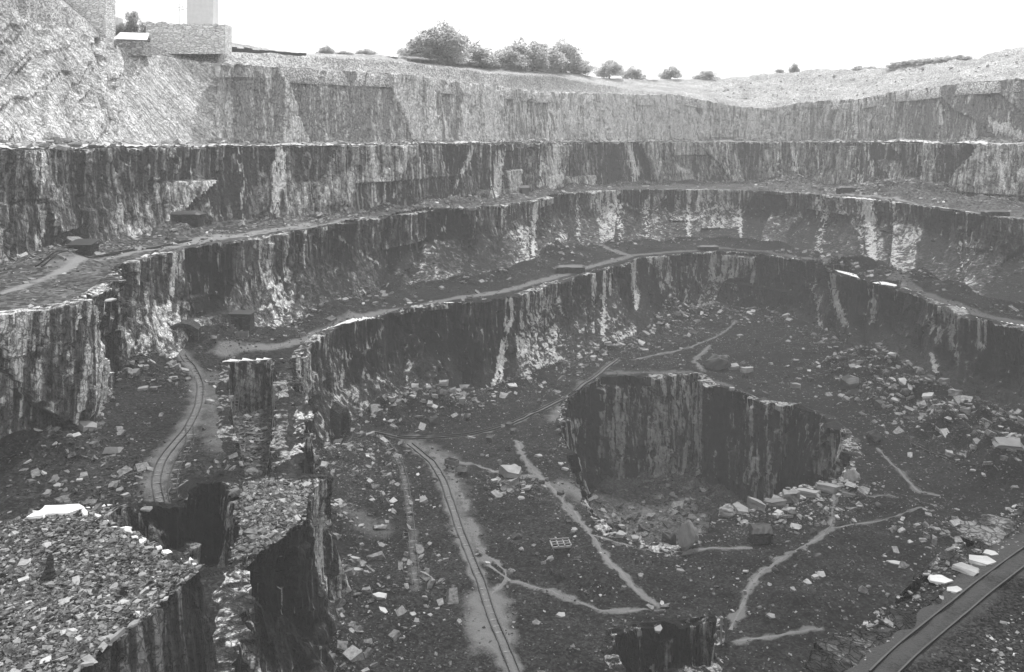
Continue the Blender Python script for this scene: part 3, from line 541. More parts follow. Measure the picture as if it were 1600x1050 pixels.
# ------------------------------------------------------------------ loose slate, too much to count
def rub(name, poly, n, zf, toe, med, sig, label, mat='chip', fall=3.5, base=.05, clus=(), h=0, excl=(), edge=None, mx=1.8, pathl=(), tonek=None):
    cl = [(P(a, b, h), r, k) for a, b, r, k in clus]
    def dens(p):
        d = base*(.3+1.4*fbm(p[:, 0]/9, p[:, 1]/9, 61))
        if toe is not None: d = d+np.exp(-seg_dist(p, toe)/fall)*(vn(p[:, 0]/7, p[:, 1]/7, 63) > .32)
        for c, r, k in cl: d = d+k*np.exp(-(np.hypot(p[:, 0]-c[0], p[:, 1]-c[1])/r)**2)
        for l in pathl: d = d*np.clip(seg_dist(p, l)-.6, 0, 1)
        return d
    p = sample(poly, n, dens, excl, edge, .3); z = zf(p); sz = np.minimum(med*np.exp(RNG.normal(0, sig, len(p))), mx)
    slabs(name, np.column_stack([p, z+sz*.06]), sz, mat, tone=tonek(p) if tonek else RNG.beta(.5, 3.4, len(p))*(1-.6*np.clip((p[:, 0]-45)/50, 0, 1)*(h > 30)), label=label, cat='loose slate'); return p  # chips on the right get that side's shade in their tone
tl4 = [PL(tkA, H4), PL(tkD, H4)]
C4 = [(640, 645, 6, 1.2), (700, 640, 6, 1.0), (1390, 600, 9, 1.3), (1440, 640, 9, 1.2), (1320, 580, 7, .8), (1510, 690, 9, 1), (1040, 500, 8, 1.2), (1120, 495, 7, .8), (1590, 740, 7, .8), (530, 735, 6, 1.2), (570, 700, 5, .8), (800, 745, 2, 1), (1500, 850, 6, .6), (1490, 905, 3, .8), (1170, 805, 4, 1.4), (1230, 790, 5, 1.8), (1285, 778, 5, 1.4), (800, 765, 4, .8), (650, 900, 6, .3), (590, 760, 6, .3)]
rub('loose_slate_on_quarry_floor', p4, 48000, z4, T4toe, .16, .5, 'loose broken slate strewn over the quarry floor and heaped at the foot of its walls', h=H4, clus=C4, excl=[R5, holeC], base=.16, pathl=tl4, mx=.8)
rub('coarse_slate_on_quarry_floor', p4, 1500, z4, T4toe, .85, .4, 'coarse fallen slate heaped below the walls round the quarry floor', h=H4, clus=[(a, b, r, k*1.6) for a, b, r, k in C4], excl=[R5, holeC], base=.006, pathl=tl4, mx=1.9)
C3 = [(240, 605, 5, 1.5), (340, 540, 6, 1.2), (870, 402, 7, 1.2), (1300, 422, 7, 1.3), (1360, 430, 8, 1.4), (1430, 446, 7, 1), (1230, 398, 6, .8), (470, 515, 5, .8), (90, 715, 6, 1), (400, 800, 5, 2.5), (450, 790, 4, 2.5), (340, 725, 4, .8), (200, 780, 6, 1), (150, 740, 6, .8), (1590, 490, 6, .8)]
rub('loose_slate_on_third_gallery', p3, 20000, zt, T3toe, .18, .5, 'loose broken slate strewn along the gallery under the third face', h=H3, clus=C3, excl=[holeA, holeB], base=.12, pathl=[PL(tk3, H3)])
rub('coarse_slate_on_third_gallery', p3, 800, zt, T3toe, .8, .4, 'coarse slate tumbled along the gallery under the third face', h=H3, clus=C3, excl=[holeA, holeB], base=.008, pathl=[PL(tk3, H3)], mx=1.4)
pc = PL([(374, 845), (376, 790), (380, 755), (430, 752), (483, 752), (478, 800), (440, 842), (400, 868), (360, 878)], H3)
rub('slate_waste_beside_hollow', pc, 5200, zt, None, .22, .45, 'pale slate waste heaped between the dark hollow and the drop', h=H3, base=1, excl=[holeA, holeB], tonek=lambda p: RNG.beta(.6, 2.4, len(p)))
rub('loose_slate_on_second_gallery', p2, 6000, z2, T2toe, .45, .5, 'loose slate fallen along the second gallery', 'chip_far', h=H2, clus=[(1230, 291, 9, 1.5), (1400, 306, 14, 1.5), (1350, 300, 9, 1.2), (1540, 322, 9, 1), (300, 370, 8, .6)], base=.05, mx=2.5)
rub('loose_slate_on_first_gallery', p1, 2200, z1, T1toe, .7, .5, 'loose slate along the back of the top gallery', 'chip_far', h=H1, base=.1, mx=2.2, fall=2)
rub('loose_slate_in_pit', p5, 2500, z5, B5, .5, .6, 'loose slate fallen into the bottom of the pit', h=H5, base=.06, clus=[(1080, 775, 8, 2), (985, 830, 4, 1.5)], mx=2.5)
def tipd(p): return .25+1.5*fbm(p[:, 0]/2.5, p[:, 1]/2.5, 66)
ptv = np.concatenate([TIPc, [[-40, 36]]])
def tipslate(name, n, med, sig, mx, label, tk):
    p = sample(ptv, n, lambda q: (tipd(q)-.3)*np.where(q[:, 0] > -52, 1, .3)); z = zT(p); sz = np.minimum(med*np.exp(RNG.normal(0, sig, len(p))), mx)
    slabs(name, np.column_stack([p, z+sz*.1]), sz, 'chip', .2, .3, tk(len(p)), label, cat='slate waste')
tipslate('slate_waste_on_tip', 30000, .16, .45, .6, 'flat slate waste covering the tip in the lower left corner', lambda n: RNG.beta(.4, 2.8, n))
tipslate('coarse_slate_waste_on_tip', 450, .42, .25, .8, 'larger pale flat slates scattered over the tip in the lower left corner', lambda n: RNG.beta(1.3, 1.8, n))
pbv = np.concatenate([BKc, [[60, 66], [45, 25], [14, 25]]])
p = sample(pbv, 9000, lambda q: np.clip(np.minimum(seg_dist(q, rail_line), seg_dist(q, rail_line+np.array([.8, -.8])))-.7, 0, 1)*(.15+fbm(q[:, 0]/2, q[:, 1]/2, 68)))
sz = np.minimum(.1*np.exp(RNG.normal(0, .55, len(p))), .55)
slabs('loose_slate_beside_tramway', np.column_stack([p, zB(p)+sz*.06]), sz, 'chip', .22, .3, label='loose slate on both sides of the rails in the lower right corner', cat='loose slate')
# spoil on the right skyline
q = []
for _ in range(350):
    px = random.uniform(1120, 1620); c = int(round((px+220)/3)); r = random.randrange(18, len(rows)-8); q.append(HROWS[r, c]+np.array([random.uniform(-1, 1), random.uniform(-1, 1), .1]))
slabs('spoil_on_skyline', np.array(q), np.minimum(.5*np.exp(RNG.normal(0, .5, len(q))), 1.4), 'chip_far', .4, .3, RNG.uniform(.45, .9, len(q)), label='loose spoil on the heaps along the right skyline', cat='spoil')
# ------------------------------------------------------------------ single blocks
import bmesh
def rockmesh(name, flat, mat, n=16, ang=.75, seed=0):
    rr = random.Random(seed); bm = bmesh.new(); k = rr.choice([4, 4, 5, 5]); a0 = rr.random()*6
    rad = [rr.uniform(.36, .66) for i in range(k)]; asp = rr.uniform(.5, .9); tl = (rr.uniform(-.25, .25), rr.uniform(-.25, .25))
    for z, sc_ in ((0, 1.0), (1, rr.uniform(.9, 1.0))):
        for i in range(k):
            a = a0+6.283*i/k+rr.uniform(-.22, .22)
            bm.verts.new((rad[i]*sc_*math.cos(a), rad[i]*sc_*math.sin(a)*asp, (z-.1+rr.uniform(-.06, .06)+z*(tl[0]*math.cos(a)+tl[1]*math.sin(a)))*flat))
    r = bmesh.ops.convex_hull(bm, input=bm.verts); bmesh.ops.delete(bm, geom=list({g for g in r['geom_unused']+r['geom_interior'] if isinstance(g, bmesh.types.BMVert)}), context='VERTS')
    bmesh.ops.triangulate(bm, faces=bm.faces); bmesh.ops.subdivide_edges(bm, edges=[e for e in bm.edges if e.calc_length() > .12], cuts=3, use_grid_fill=True)
    bm.normal_update(); off = rr.random()*50
    for v in bm.verts:
        nn = v.normal.copy(); q = v.co*4+Vector((off, 0, 0)); lay = math.floor(v.co.z/flat*5+float(vn(q.x*.3, q.y*.3, seed)))
        d = (float(vn(q.x, q.y+q.z*2, seed+5))-.5)*.12+(float(hsh(lay, int(seed), 3))-.5)*.07*(1-abs(nn.z)); v.co += nn*d*min(1, flat*2.5)
    me = bpy.data.meshes.new(name); bm.to_mesh(me); bm.free(); at = me.attributes.new('tone', 'FLOAT', 'POINT')
    at.data.foreach_set('value', np.full(len(me.vertices), rr.uniform(.3, .9), np.float32)); me.materials.append(M[mat]); return me
RM = {k: [rockmesh('slate_block', fl, mt, seed=s0+i) for i in range(6)] for k, fl, mt, s0 in (('b', .42, 'block', 0), ('d', .5, 'blockd', 20), ('s', .12, 'slab', 40), ('t', .22, 'block', 60))}
def bouldermesh(mat, seed):
    rr = random.Random(seed); bm = bmesh.new()
    for i in range(26):
        d = Vector((rr.gauss(0, 1), rr.gauss(0, 1), rr.gauss(0, 1))).normalized(); bm.verts.new((d.x*.5, d.y*.42, max(-.12, d.z*.42+.25)))
    q = bmesh.ops.convex_hull(bm, input=bm.verts); bmesh.ops.delete(bm, geom=list({g for g in q['geom_unused']+q['geom_interior'] if isinstance(g, bmesh.types.BMVert)}), context='VERTS')
    bmesh.ops.subdivide_edges(bm, edges=list(bm.edges), cuts=2, use_grid_fill=True); bm.normal_update()
    for v in bm.verts: v.co += v.normal.copy()*(float(fbm(v.co.x*7+seed, v.co.y*7+v.co.z*9, 5))-.47)*.22
    me = bpy.data.meshes.new('boulder'); bm.to_mesh(me); bm.free(); at = me.attributes.new('tone', 'FLOAT', 'POINT'); at.data.foreach_set('value', np.full(len(me.vertices), rr.uniform(.4, .8), np.float32)); me.materials.append(M[mat]); return me
M['white'] = stone_mat('white_slab', .4, .8, .5, 1.0)
RM['w'] = [rockmesh('slate_block', .14, 'white', seed=80+i) for i in range(6)]
RM['r'] = [bouldermesh('blockd', i) for i in range(4)]; RM['p'] = [bouldermesh('block', 30+i) for i in range(4)]
def zof(zf, c): return float(zf(np.array([[c[0], c[1]]]))[0])
def block(px, py, h, zf, wpx, kind='b', label=None, group=None, cat='slate block', name='slate_block', tilt=.12, sx=None, hgt=1.0, rz=None, ry=None):
    c = P(px, py, h); z = zof(zf, c); s = wpx*c[1]/F
    o = bpy.data.objects.new(name, random.choice(RM[kind])); COL.objects.link(o)
    o.location = (c[0], c[1], z-.02*s); o.scale = (s, s*(sx or random.uniform(.8, 1.1)), s*hgt)
    o.rotation_euler = (random.gauss(0, tilt), random.gauss(0, tilt) if ry is None else ry, random.uniform(0, 6.28) if rz is None else rz)
    tag(o, label, cat, group); return o
def many(n, boxpx, h, zf, wr, kinds, label, group, excl=(), name='slate_block', poly=None):
    k = 0; t = 0
    while k < n and t < n*30:
        t += 1; px = random.uniform(boxpx[0], boxpx[2]); py = random.uniform(boxpx[1], boxpx[3]); c = P(px, py, h)[None]
        if any(inside(c, e)[0] for e in excl) or (poly is not None and not inside(c, poly)[0]): continue
        block(px, py, h, zf, random.uniform(*wr), random.choice(kinds), label, group, name=name, tilt=.2); k += 1
zf4 = z4
many(26, (520, 740, 700, 1010), H4, z4, (7, 17), 'bbts', 'grey slate block lying on the rubbly floor left of the main tramroad', 'blocks left of the main tramroad', poly=p4)
many(24, (780, 660, 900, 900), H4, z4, (6, 14), 'bdtrp', 'grey slate block lying on the floor between the tramroad and the pit', 'blocks between tramroad and pit', excl=[R5])
many(26, (600, 625, 730, 665), H4, z4, (8, 20), 'bbts', 'pale slate block in the fallen heap behind the tramroad bend', 'fallen blocks behind the tramroad bend', poly=p4)
many(34, (1320, 560, 1480, 650), H4, z4, (8, 22), 'bprtd', 'slate block tumbled in the talus below the dark right wall', 'fallen blocks below the right wall', poly=p4)
many(16, (1480, 640, 1600, 740), H4, z4, (8, 24), 'bbt', 'slate block in the talus at the far right edge', 'fallen blocks at the far right', poly=p4)
many(20, (1100, 520, 1340, 620), H4, z4, (5, 14), 'bdt', 'small slate block on the open floor behind the pit', 'blocks on the floor behind the pit', excl=[R5])
many(16, (1000, 480, 1100, 530), H4, z4, (6, 14), 'bt', 'slate block in the heap at the far end of the quarry floor', 'blocks at the far end of the floor', poly=p4)
many(22, (180, 585, 290, 625), H3, zt, (8, 20), 'tsb', 'pale slate slab in the heap left of the gallery tramroad', 'slabs left of the gallery tramroad', poly=p3)
many(14, (60, 690, 230, 780), H3, zt, (8, 18), 'bdt', 'slate block on the dark lower left gallery', 'blocks on the lower left gallery', poly=p3, excl=[holeB])
many(18, (1250, 405, 1450, 445), H3, zt, (6, 14), 'bt', 'slate block along the right part of the third gallery', 'blocks on the right of the third gallery', poly=p3)
many(16, (560, 465, 900, 480), H3, zt, (5, 12), 'bts', 'slate block on the third gallery in the middle', 'blocks on the middle of the third gallery', poly=p3)
many(18, (1180, 285, 1480, 318), H2, z2, (6, 13), 'bt', 'slate block on the right of the second gallery', 'blocks on the second gallery', poly=p2)
many(18, (1200, 770, 1560, 1000), H4, z4, (7, 18), 'bdtr', 'slate block on the dark floor between the pit and the right hand rails', 'blocks right of the pit', excl=[R5])
many(14, (800, 880, 1150, 1000), H4, z4, (7, 16), 'bdt', 'slate block on the floor in front of the pit', 'blocks in front of the pit')
# the ones that stand out
S = 'slate_block'
block(800, 742, H4, z4, 34, 't', 'flat topped slate block beside the footpath fork, largest left of the pit', rz=.2, hgt=1.6)
block(800, 760, H4, z4, 26, 'b', 'pale block leaning in front of the flat topped block at the footpath fork', rz=1)
block(773, 755, H4, z4, 18, 't', 'pale pointed block just left of the flat topped one at the footpath fork')
block(709, 737, H4, z4, 11, 's', 'small bright slab lying beside the wagon at the tramroad curve', hgt=2)
block(884, 736, H4, z4, 13, 's', 'bright flat slab alone on the slope left of the pit', hgt=1.6)
block(754, 712, H4, z4, 7, 'b', 'small pale cube of slate, left of a pair above the branching footpath'); block(762, 713, H4, z4, 7, 'b', 'small pale cube of slate, right of a pair above the branching footpath')
block(786, 666, H4, z4, 8, 's', 'small white stone beside the tramroad behind the fork', hgt=4); block(796, 664, H4, z4, 14, 'd', 'dark block beside the small white stone on the tramroad'); block(800, 674, H4, z4, 14, 'd', 'dark block just in front of the one beside the white stone')
block(735, 684, H4, z4, 14, 't', 'low block with pale top on the floor just below the tramroad'); block(768, 690, H4, z4, 16, 'd', 'dark rough block with pale crest midway between tramroad and footpath')
block(730, 660, H4, z4, 14, 'r', 'dark rounded block behind the tramroad'); block(680, 671, H4, z4, 18, 'r', 'dark rounded boulder on the pale patch behind the tramroad bend', hgt=1.4)
block(1146, 577, H4, z4, 22, 't', 'flat block with thin pale top, left of the pair beside the dark rock mound', rz=.1, tilt=.03, hgt=1.5); block(1166, 580, H4, z4, 24, 't', 'flat block with bright top, right of the pair beside the dark rock mound', rz=.3, tilt=.03, hgt=1.6)
block(1164, 590, H4, z4, 11, 'd', 'small dark cube in front of the pair of flat blocks'); block(1245, 606, H4, z4, 18, 't', 'bright topped flat block alone on the floor behind the pit', rz=.2, tilt=.03, hgt=1.5)
block(1250, 592, H4, z4, 10, 'd', 'dark small block left of a thin one behind the bright topped block'); block(1267, 596, H4, z4, 16, 'd', 'thin dark block right of the bright topped block', hgt=.6)
block(1328, 613, H4, z4, 26, 'd', 'large dark block on the floor near the right talus', hgt=1.3); block(1366, 692, H4, z4, 26, 'r', 'large dark boulder beside the right rim of the pit', hgt=1.2); block(1204, 569, H4, z4, 9, 's', 'small white stone on the open floor behind the pit', hgt=3)
block(1076, 856, H4, z4, 38, 'p', 'tall pale boulder standing on the front rim of the pit', hgt=1.7, tilt=.05, sx=.8); block(1045, 848, H4, z4, 24, 'r', 'dark slanting block left of the tall pale boulder on the pit rim', hgt=1.4)
for (x, y, wd, g, lb, kd) in [(1136, 806, 26, 1.0, 'first', 'p'), (1158, 800, 34, .8, 'second', 't'), (1184, 795, 32, 1.0, 'third', 'b'), (1208, 787, 38, .9, 'fourth', 't'), (1236, 781, 38, 1.0, 'fifth', 'b'), (1260, 774, 44, 1.0, 'sixth', 't'), (1290, 768, 46, 1.0, 'seventh', 't')]:
    block(x, y, H4, z4, wd, kd, f'{lb} from the left in the row of bright topped blocks on the pit rim', 'row of blocks on the pit rim', rz=random.uniform(-.9, .9), tilt=.1, hgt=g)
block(1330, 762, H4, z4, 28, 'p', 'rounded grey boulder at the right corner of the pit rim', hgt=1.2); block(970, 838, H4, z4, 24, 't', 'pale block left of a pair on the front left rim of the pit'); block(992, 842, H4, z4, 22, 't', 'pale sloping block right of a pair on the front left rim of the pit')
block(1572, 750, H4, z4, 60, 'b', 'large boulder with pale flat top at the right edge', hgt=.3, rz=.1, tilt=.03); block(1552, 815, H4, z4, 22, 's', 'bright torn slab alone on the dark ground at the right', hgt=1.5)
block(1460, 862, H4, z4, 13, 'b', 'upright white split block on the dark ground left of the rails', hgt=2.2, tilt=.03); block(1398, 878, H4, z4, 24, 's', 'thin pale slab flat on the dark ground right of the long footpath')
block(1433, 832, H4, z4, 14, 'b', 'small grey block behind the thin pale slab on the right')
block(1164, 928, H4, z4, 9, 'b', 'bright lump at the bend of the footpath right of the shed', hgt=1.4); block(1034, 943, H4, z4, 13, 's', 'bright narrow slab at the end of the long footpath', hgt=2)
block(1165, 893, H4, z4, 14, 's', 'pale flat stone on the floor above the footpath bend') 
block(594, 938, H4, z4, 26, 's', 'largest pale slab lying on the floor left of the tramroad near the bottom', hgt=1.5); block(599, 958, H4, z4, 20, 's', 'pale slab just in front of the largest one left of the tramroad'); block(646, 960, H4, z4, 13, 's', 'small pale slab nearest the foot of the picture left of the tramroad'); block(709, 930, H4, z4, 14, 's', 'pale slab lying close to the left rail of the tramroad')
block(564, 826, H4, z4, 12, 's', 'flat pale stone in the middle of the floor left of the side track'); block(558, 896, H4, z4, 18, 's', 'long thin pale slab at the left of the floor'); block(716, 974, H4, z4, 14, 'b', 'rounded pale stone beside the tramroad near the bottom')
block(176, 714, H3, zt, 34, 's', 'large pale tilted slab beside the gallery tramroad', tilt=.2, hgt=2.2, ry=-.3); block(135, 688, H3, zt, 46, 't', 'long grey slab propped on the dark gallery left of the tramroad', rz=-.2, hgt=.9, ry=.2)
block(114, 636, H3, zt, 22, 's', 'pale slab lying against the foot of the left wall'); block(329, 631, H3, zt, 15, 's', 'bright flat slab right of the gallery tramroad', rz=.2, hgt=2.5); block(345, 643, H3, zt, 14, 'b', 'grey block right of the gallery tramroad')
block(293, 730, H3, zt, 16, 's', 'bright square slab beside the dark hollow', hgt=2)
block(308, 485, H3, zt, 44, 't', 'long bright edged slab leaning against the left wall of the third gallery', rz=-.15, hgt=1.2); block(335, 520, H3, zt, 34, 's', 'pale shelf of slabs between the two dark openings', hgt=3); block(318, 540, H3, zt, 22, 'b', 'pale upright block right of the dark tunnel mouth', hgt=2.0)
block(333, 556, H3, zt, 12, 's', 'small bright block at the parting of the gallery tramroads', hgt=3); block(260, 505, H3, zt, 30, 't', 'pale block at the foot of the white vein', hgt=1.3); block(172, 470, H2, z2, 20, 's', 'pale slab on the nose of the left gallery')
block(775, 322, H2, z2, 16, 's', 'pale slab overhanging the second gallery edge under the tripod', hgt=1.5)
for (x, y, wd, g, lb) in [(765, 219, 20, 1.4, 'left of two dark boulders on the top gallery'), (782, 219, 28, 1.3, 'right of two dark boulders on the top gallery'), (820, 219, 18, 1, 'dark low boulder right of the pair on the top gallery')]:
    block(x, y+.7, H1, z1, wd, 'r', lb, hgt=g, tilt=.1)
block(735, 221.5, H1, z1, 14, 'b', 'small pale boulder left of the dark pair on the top gallery', hgt=1.5); block(1440, 221, H1, z1, 40, 't', 'long pale slab lying on the right of the top gallery', hgt=1.2); block(1480, 221, H1, z1, 50, 'r', 'dark heap of rock right of the long pale slab on the top gallery', hgt=.7)
# tip: the big white slab and the coping
zTb = zT
block(98, 799, HT, zT, 72, 'w', 'large white slab at the far left corner of the tip', rz=.15, hgt=.7, tilt=.03); block(60, 806, HT, zT, 36, 'w', 'white slab left of the largest white slab on the tip', tilt=.05)
def spire():
    c = P(74, 906, HT); mb = MB(); v = []; k = 7
    for j, (zz, rr_) in enumerate(((-.2, .62), (.35, .5), (.8, .3), (1.5, .24), (1.9, .1))):
        for i in range(k): a = 6.283*i/k+j*.2; q = rr_*random.uniform(.75, 1.2); v.append((q*math.cos(a)+.12*zz, q*math.sin(a)*.8, zz+random.uniform(-.05, .05)))
    f = [[j*k+i, j*k+(i+1) % k, (j+1)*k+(i+1) % k, (j+1)*k+i] for j in range(4) for i in range(k)]+[[4*k+i for i in range(k)]]
    o = mb.add(v, f).build('standing_stone', M['masd']); o.location = (c[0], c[1], -HT); tag(o, 'dark pointed stone standing on the tip in the lower left corner', 'standing stone')
spire()
def along(line, d0, d1, step_, h, zf, wr, kind, label, group, hg=1.0):
    L = np.concatenate([[0], np.cumsum(np.hypot(*np.diff(line, axis=0).T))]); s = d0
    while s < min(d1, L[-1]):
        c = np.array([np.interp(s, L, line[:, 0]), np.interp(s, L, line[:, 1])]); t = np.array([np.interp(s+.5, L, line[:, 0]), np.interp(s+.5, L, line[:, 1])])-c
        wd = random.uniform(*wr)*random.choice((.5, 1, 1, 1.3)); o = bpy.data.objects.new('coping_slab', random.choice(RM[kind])); COL.objects.link(o)
        o.location = (c[0]+random.uniform(-.3, .3), c[1]+random.uniform(-.3, .1), zof(zf, c)+.05); o.scale = (wd, wd*.55, wd*hg); o.rotation_euler = (random.gauss(0, .1), random.gauss(0, .1), math.atan2(t[1], t[0])+random.gauss(0, .45))
        tag(o, label, 'coping slab', group); s += wd*step_+random.choice((0, 0, .1, .6))
tipE = PL(tipe[3:6], HT); tipN = PL(tipe[5:9], HT)
along(tipE+np.array([-.15, -.25]), .5, 40, .95, HT, zT, (.6, 1.3), 'w', 'pale coping slab along the far straight edge of the tip', 'coping along the far edge of the tip', 1.3)
along(tipN+np.array([-.3, .1]), .5, 16, 1.2, HT, zT, (.35, .9), 't', 'pale slab along the near edge of the tip above its dark stone side', 'slabs along the near edge of the tip')
for (x, y, wd, lb) in [(1468, 909, 40, 'nearest of the four large slabs laid in a row left of the rails'), (1512, 893, 44, 'second nearest of the four large slabs laid left of the rails'), (1532, 880, 44, 'largest and squarest of the four slabs laid left of the rails'), (1548, 868, 24, 'smallest and farthest of the four slabs laid left of the rails'),
                       (1490, 924, 24, 'thin slab between the row of large slabs and the rails')]:
    block(x, y, HB, zB, wd, 's', lb, rz=random.uniform(-.3, .1), tilt=.06, hgt=1.0, name='slate_slab', cat='slab')
# ------------------------------------------------------------------ tracks
def track(line, h, zf, gauge, label, sl_step=1.0, rail=.07, lift=.05, sleepers=True, group=None, ds=.7, hgt=None):
    line = np.asarray(line, float); L = np.concatenate([[0], np.cumsum(np.hypot(*np.diff(line, axis=0).T))]); s = np.arange(0, L[-1], ds)
    c = np.stack([np.interp(s, L, line[:, j]) for j in (0, 1)], 1); k = max(2, int(2/ds))
    for _ in range(2): c[k:-k] = np.stack([np.convolve(c[:, j], np.ones(2*k+1)/(2*k+1), 'valid') for j in (0, 1)], 1)
    t = np.gradient(c, axis=0); t /= np.hypot(*t.T)[:, None]; n = np.stack([-t[:, 1], t[:, 0]], 1); z = zf(c)
    zp = np.convolve(np.pad(z, k, mode='edge'), np.ones(2*k+1)/(2*k+1), 'valid')+lift
    root = empty('tramroad_track', (c[0, 0], c[0, 1], zp[0])); tag(root, label, 'track', group); off = np.array([c[0, 0], c[0, 1], zp[0]])
    hh = hgt or rail*1.3
    for sd_ in (-1, 1):
        a = c+n*sd_*gauge/2; m = len(s); q = []
        for dx, dz in ((-rail/2, -.05), (-rail/2, hh), (rail/2, hh), (rail/2, -.05)): q.append(np.column_stack([a+n*dx, zp+dz]))
        v = np.concatenate(q)-off; i = np.arange(m-1); f = np.concatenate([np.stack([i+j*m, i+j*m+1, i+((j+1) % 4)*m+1, i+((j+1) % 4)*m], 1) for j in range(4)])
        mesh_np('rail', v, f, M['iron'], parent=root)
    if sleepers:
        mb = MB().box(-.11, .11, -gauge*.68, gauge*.68, -.14, -.045, .012); sm_ = mb.build('sleeper', M['slp'], root); me = sm_.data; first = True
        for d in np.arange(.4, s[-1], max(sl_step, s[-1]/98)):
            o = sm_ if first else bpy.data.objects.new('sleeper', me)
            if not first: COL.objects.link(o); o.parent = root
            first = False; j = int(d/ds); j = min(j, len(s)-2); fr = d/ds-j; p_ = c[j]*(1-fr)+c[j+1]*fr
            o.location = (p_[0]-off[0], p_[1]-off[1], zp[j]-off[2]); o.rotation_euler = (0, 0, math.atan2(t[j, 1], t[j, 0])+random.gauss(0, .03))
    return root
track(rail_line, HB, zB, 1.0, 'straight dark rails running across the lower right corner', .9, .08, hgt=.07, sleepers=False)
track(PL(tkA, H4), H4, z4, 1.0, 'main tramroad curving down the middle of the quarry floor', 1.3, .14)
track(PL(tkC, H4), H4, z4, .9, 'faint side track left of the main tramroad', 1.5, .12)
track(PL(tkD, H4), H4, z4, .9, 'tramroad climbing right behind the pit towards the far floor', 1.8, .16)
track(PL(tk3, H3), H3, zt, .9, 'tramroad curving along the lower left gallery past the heaps', 1.2, .1)
track(PL([(296, 668), (298, 690), (285, 712), (272, 740), (268, 765), (274, 785)], H3), H3, zt, .9, 'short branch track right of the gallery tramroad', 1.2, .1)
track(PL([(1425, 700), (1470, 722), (1530, 752)], H4), H4, z4, 1.0, 'straight rails slanting over the dark slope at the right', 1.5, .12)
track(PL([(60, 428), (130, 410), (200, 394), (300, 377)], H2), H2, z2, .9, 'rails on the left end of the second gallery', 1.6, .14)
# ------------------------------------------------------------------ huts, shelters and walls
def hut(px, py, h, zf, wpx, hpx, depth, label, name='stone_hut', cat='hut', wm='masd', rm='roofd', roof='mono', door=None, rz=0.0, dz=0.0):
    c = P(px, py, h); s = c[1]/F; wd = wpx*s; hh = hpx*s; z = zof(zf, c)-.2
    r = empty(name, (c[0], c[1], z+dz), rz); tag(r, label, cat); th = .45; a, b = -wd/2, wd/2; hw = hh*(.72 if roof != 'none' else 1)
    mb = MB(); dw = min(.9, wd*.2); dx = (door if door is not None else .3)*wd-wd/2
    mb.box(a, dx-dw/2, 0, th, -.5, hw, .03); mb.box(dx+dw/2, b, 0, th, -.5, hw, .03); mb.box(dx-dw/2+.003, dx+dw/2-.003, .004, th-.004, min(2.0, hw*.8), hw-.004)
    mb.box(a, a+th, th+.003, depth, -.5, hw, .03); mb.box(b-th, b, th+.003, depth, -.5, hw, .03); mb.box(a+th+.003, b-th-.003, depth-th, depth, -.5, hw, .03)
    mb.build('wall', M[wm], r); MB().box(dx-dw/2+.01, dx+dw/2-.01, .2, .27, -.3, min(2.0, hw*.8)-.01).build('door', M['black'], r)
    if roof == 'mono': MB().add([(a-.3, -.35, hw+.02), (b+.3, -.35, hw+.02), (b+.3, depth+.3, hh), (a-.3, depth+.3, hh), (a-.3, -.35, hw+.16), (b+.3, -.35, hw+.16), (b+.3, depth+.3, hh+.14), (a-.3, depth+.3, hh+.14)], [[0, 3, 2, 1], [4, 5, 6, 7], [0, 1, 5, 4], [1, 2, 6, 5], [2, 3, 7, 6], [3, 0, 4, 7]]).build('roof', M[rm], r)
    elif roof == 'flat': MB().box(a-.35, b+.35, -.3, depth+.3, hw+.01, hw+.22, .05).build('roof', M[rm], r)
    elif roof == 'heap':
        v = []; f = []; n = 9; m = 5
        for j in range(m):
            for i in range(n):
                u = i/(n-1); w_ = j/(m-1); v.append((a-.4+(wd+.8)*u, -.3+(depth+.6)*w_, hw-.05+(hh-hw)*min(1, 1.9*math.sin(math.pi*u)**.6)*math.sin(math.pi*(.08+.84*w_))+random.uniform(-.08, .08)))
        for j in range(m-1):
            for i in range(n-1): q = j*n+i; f.append([q, q+1, q+n+1, q+n])
        MB().add(v, f).build('roof', M[rm], r)
    return r
hut(175, 228.5, H1, z1, 54, 24, 3.2, 'long dark stone hut with humped roof on the left end of the top gallery', roof='heap', door=.3)
hut(84, 232, H1, z1, 15, 10, 1.5, 'small square pale stone box at the far left of the top gallery', name='stone_shelter', cat='shelter', wm='mas', rm='roofw', roof='flat')
hut(283, 369, H2, z2, 52, 21, 3.5, 'dark hut with black doorway under the second face, left', roof='heap', door=.45)
hut(124, 404, H2, z2, 34, 21, 3, 'black square hut at the left end of the second gallery', roof='mono')
hut(95, 410, H2, z2, 24, 12, 2, 'low domed shelter left of the black square hut', name='stone_shelter', cat='shelter', roof='heap')
hut(892, 427, H3, zt, 44, 14, 3.2, 'low dark stone hut on the third gallery in the middle', roof='heap', door=.35)
hut(1108, 391, H3, zt, 30, 9, 2.5, 'low dark hut on the far bend of the third gallery', roof='heap')
hut(1307, 221.3, H1, z1, 26, 10, 3, 'dark hut with thin pale flat roof on the right of the top gallery', rm='roofw', roof='flat')
hut(1325, 306, H2, z2, 27, 12, 3, 'dark square hut amid rubble on the second gallery', roof='heap')
hut(1560, 337, H2, z2, 36, 10, 3, 'low dark hut near the right end of the second gallery', roof='heap')
block(1121, 576, H4, z4, 46, 'r', 'dark rough mound of rock behind the rim of the pit, beside the flat blocks', hgt=.75, rz=.2, tilt=.04, cat='rock mound', name='rock_mound')
hut(1193, 851, H4, z4, 30, 26, 2.5, 'small dark shed with pale door post in front of the pit', name='timber_shed', cat='shed', wm='masd', roof='heap', rm='blockd', door=.85)
hut(375, 537, H3, zt, 30, 30, 3, 'tall black square hut under the third face at the left', roof='flat', door=.5)
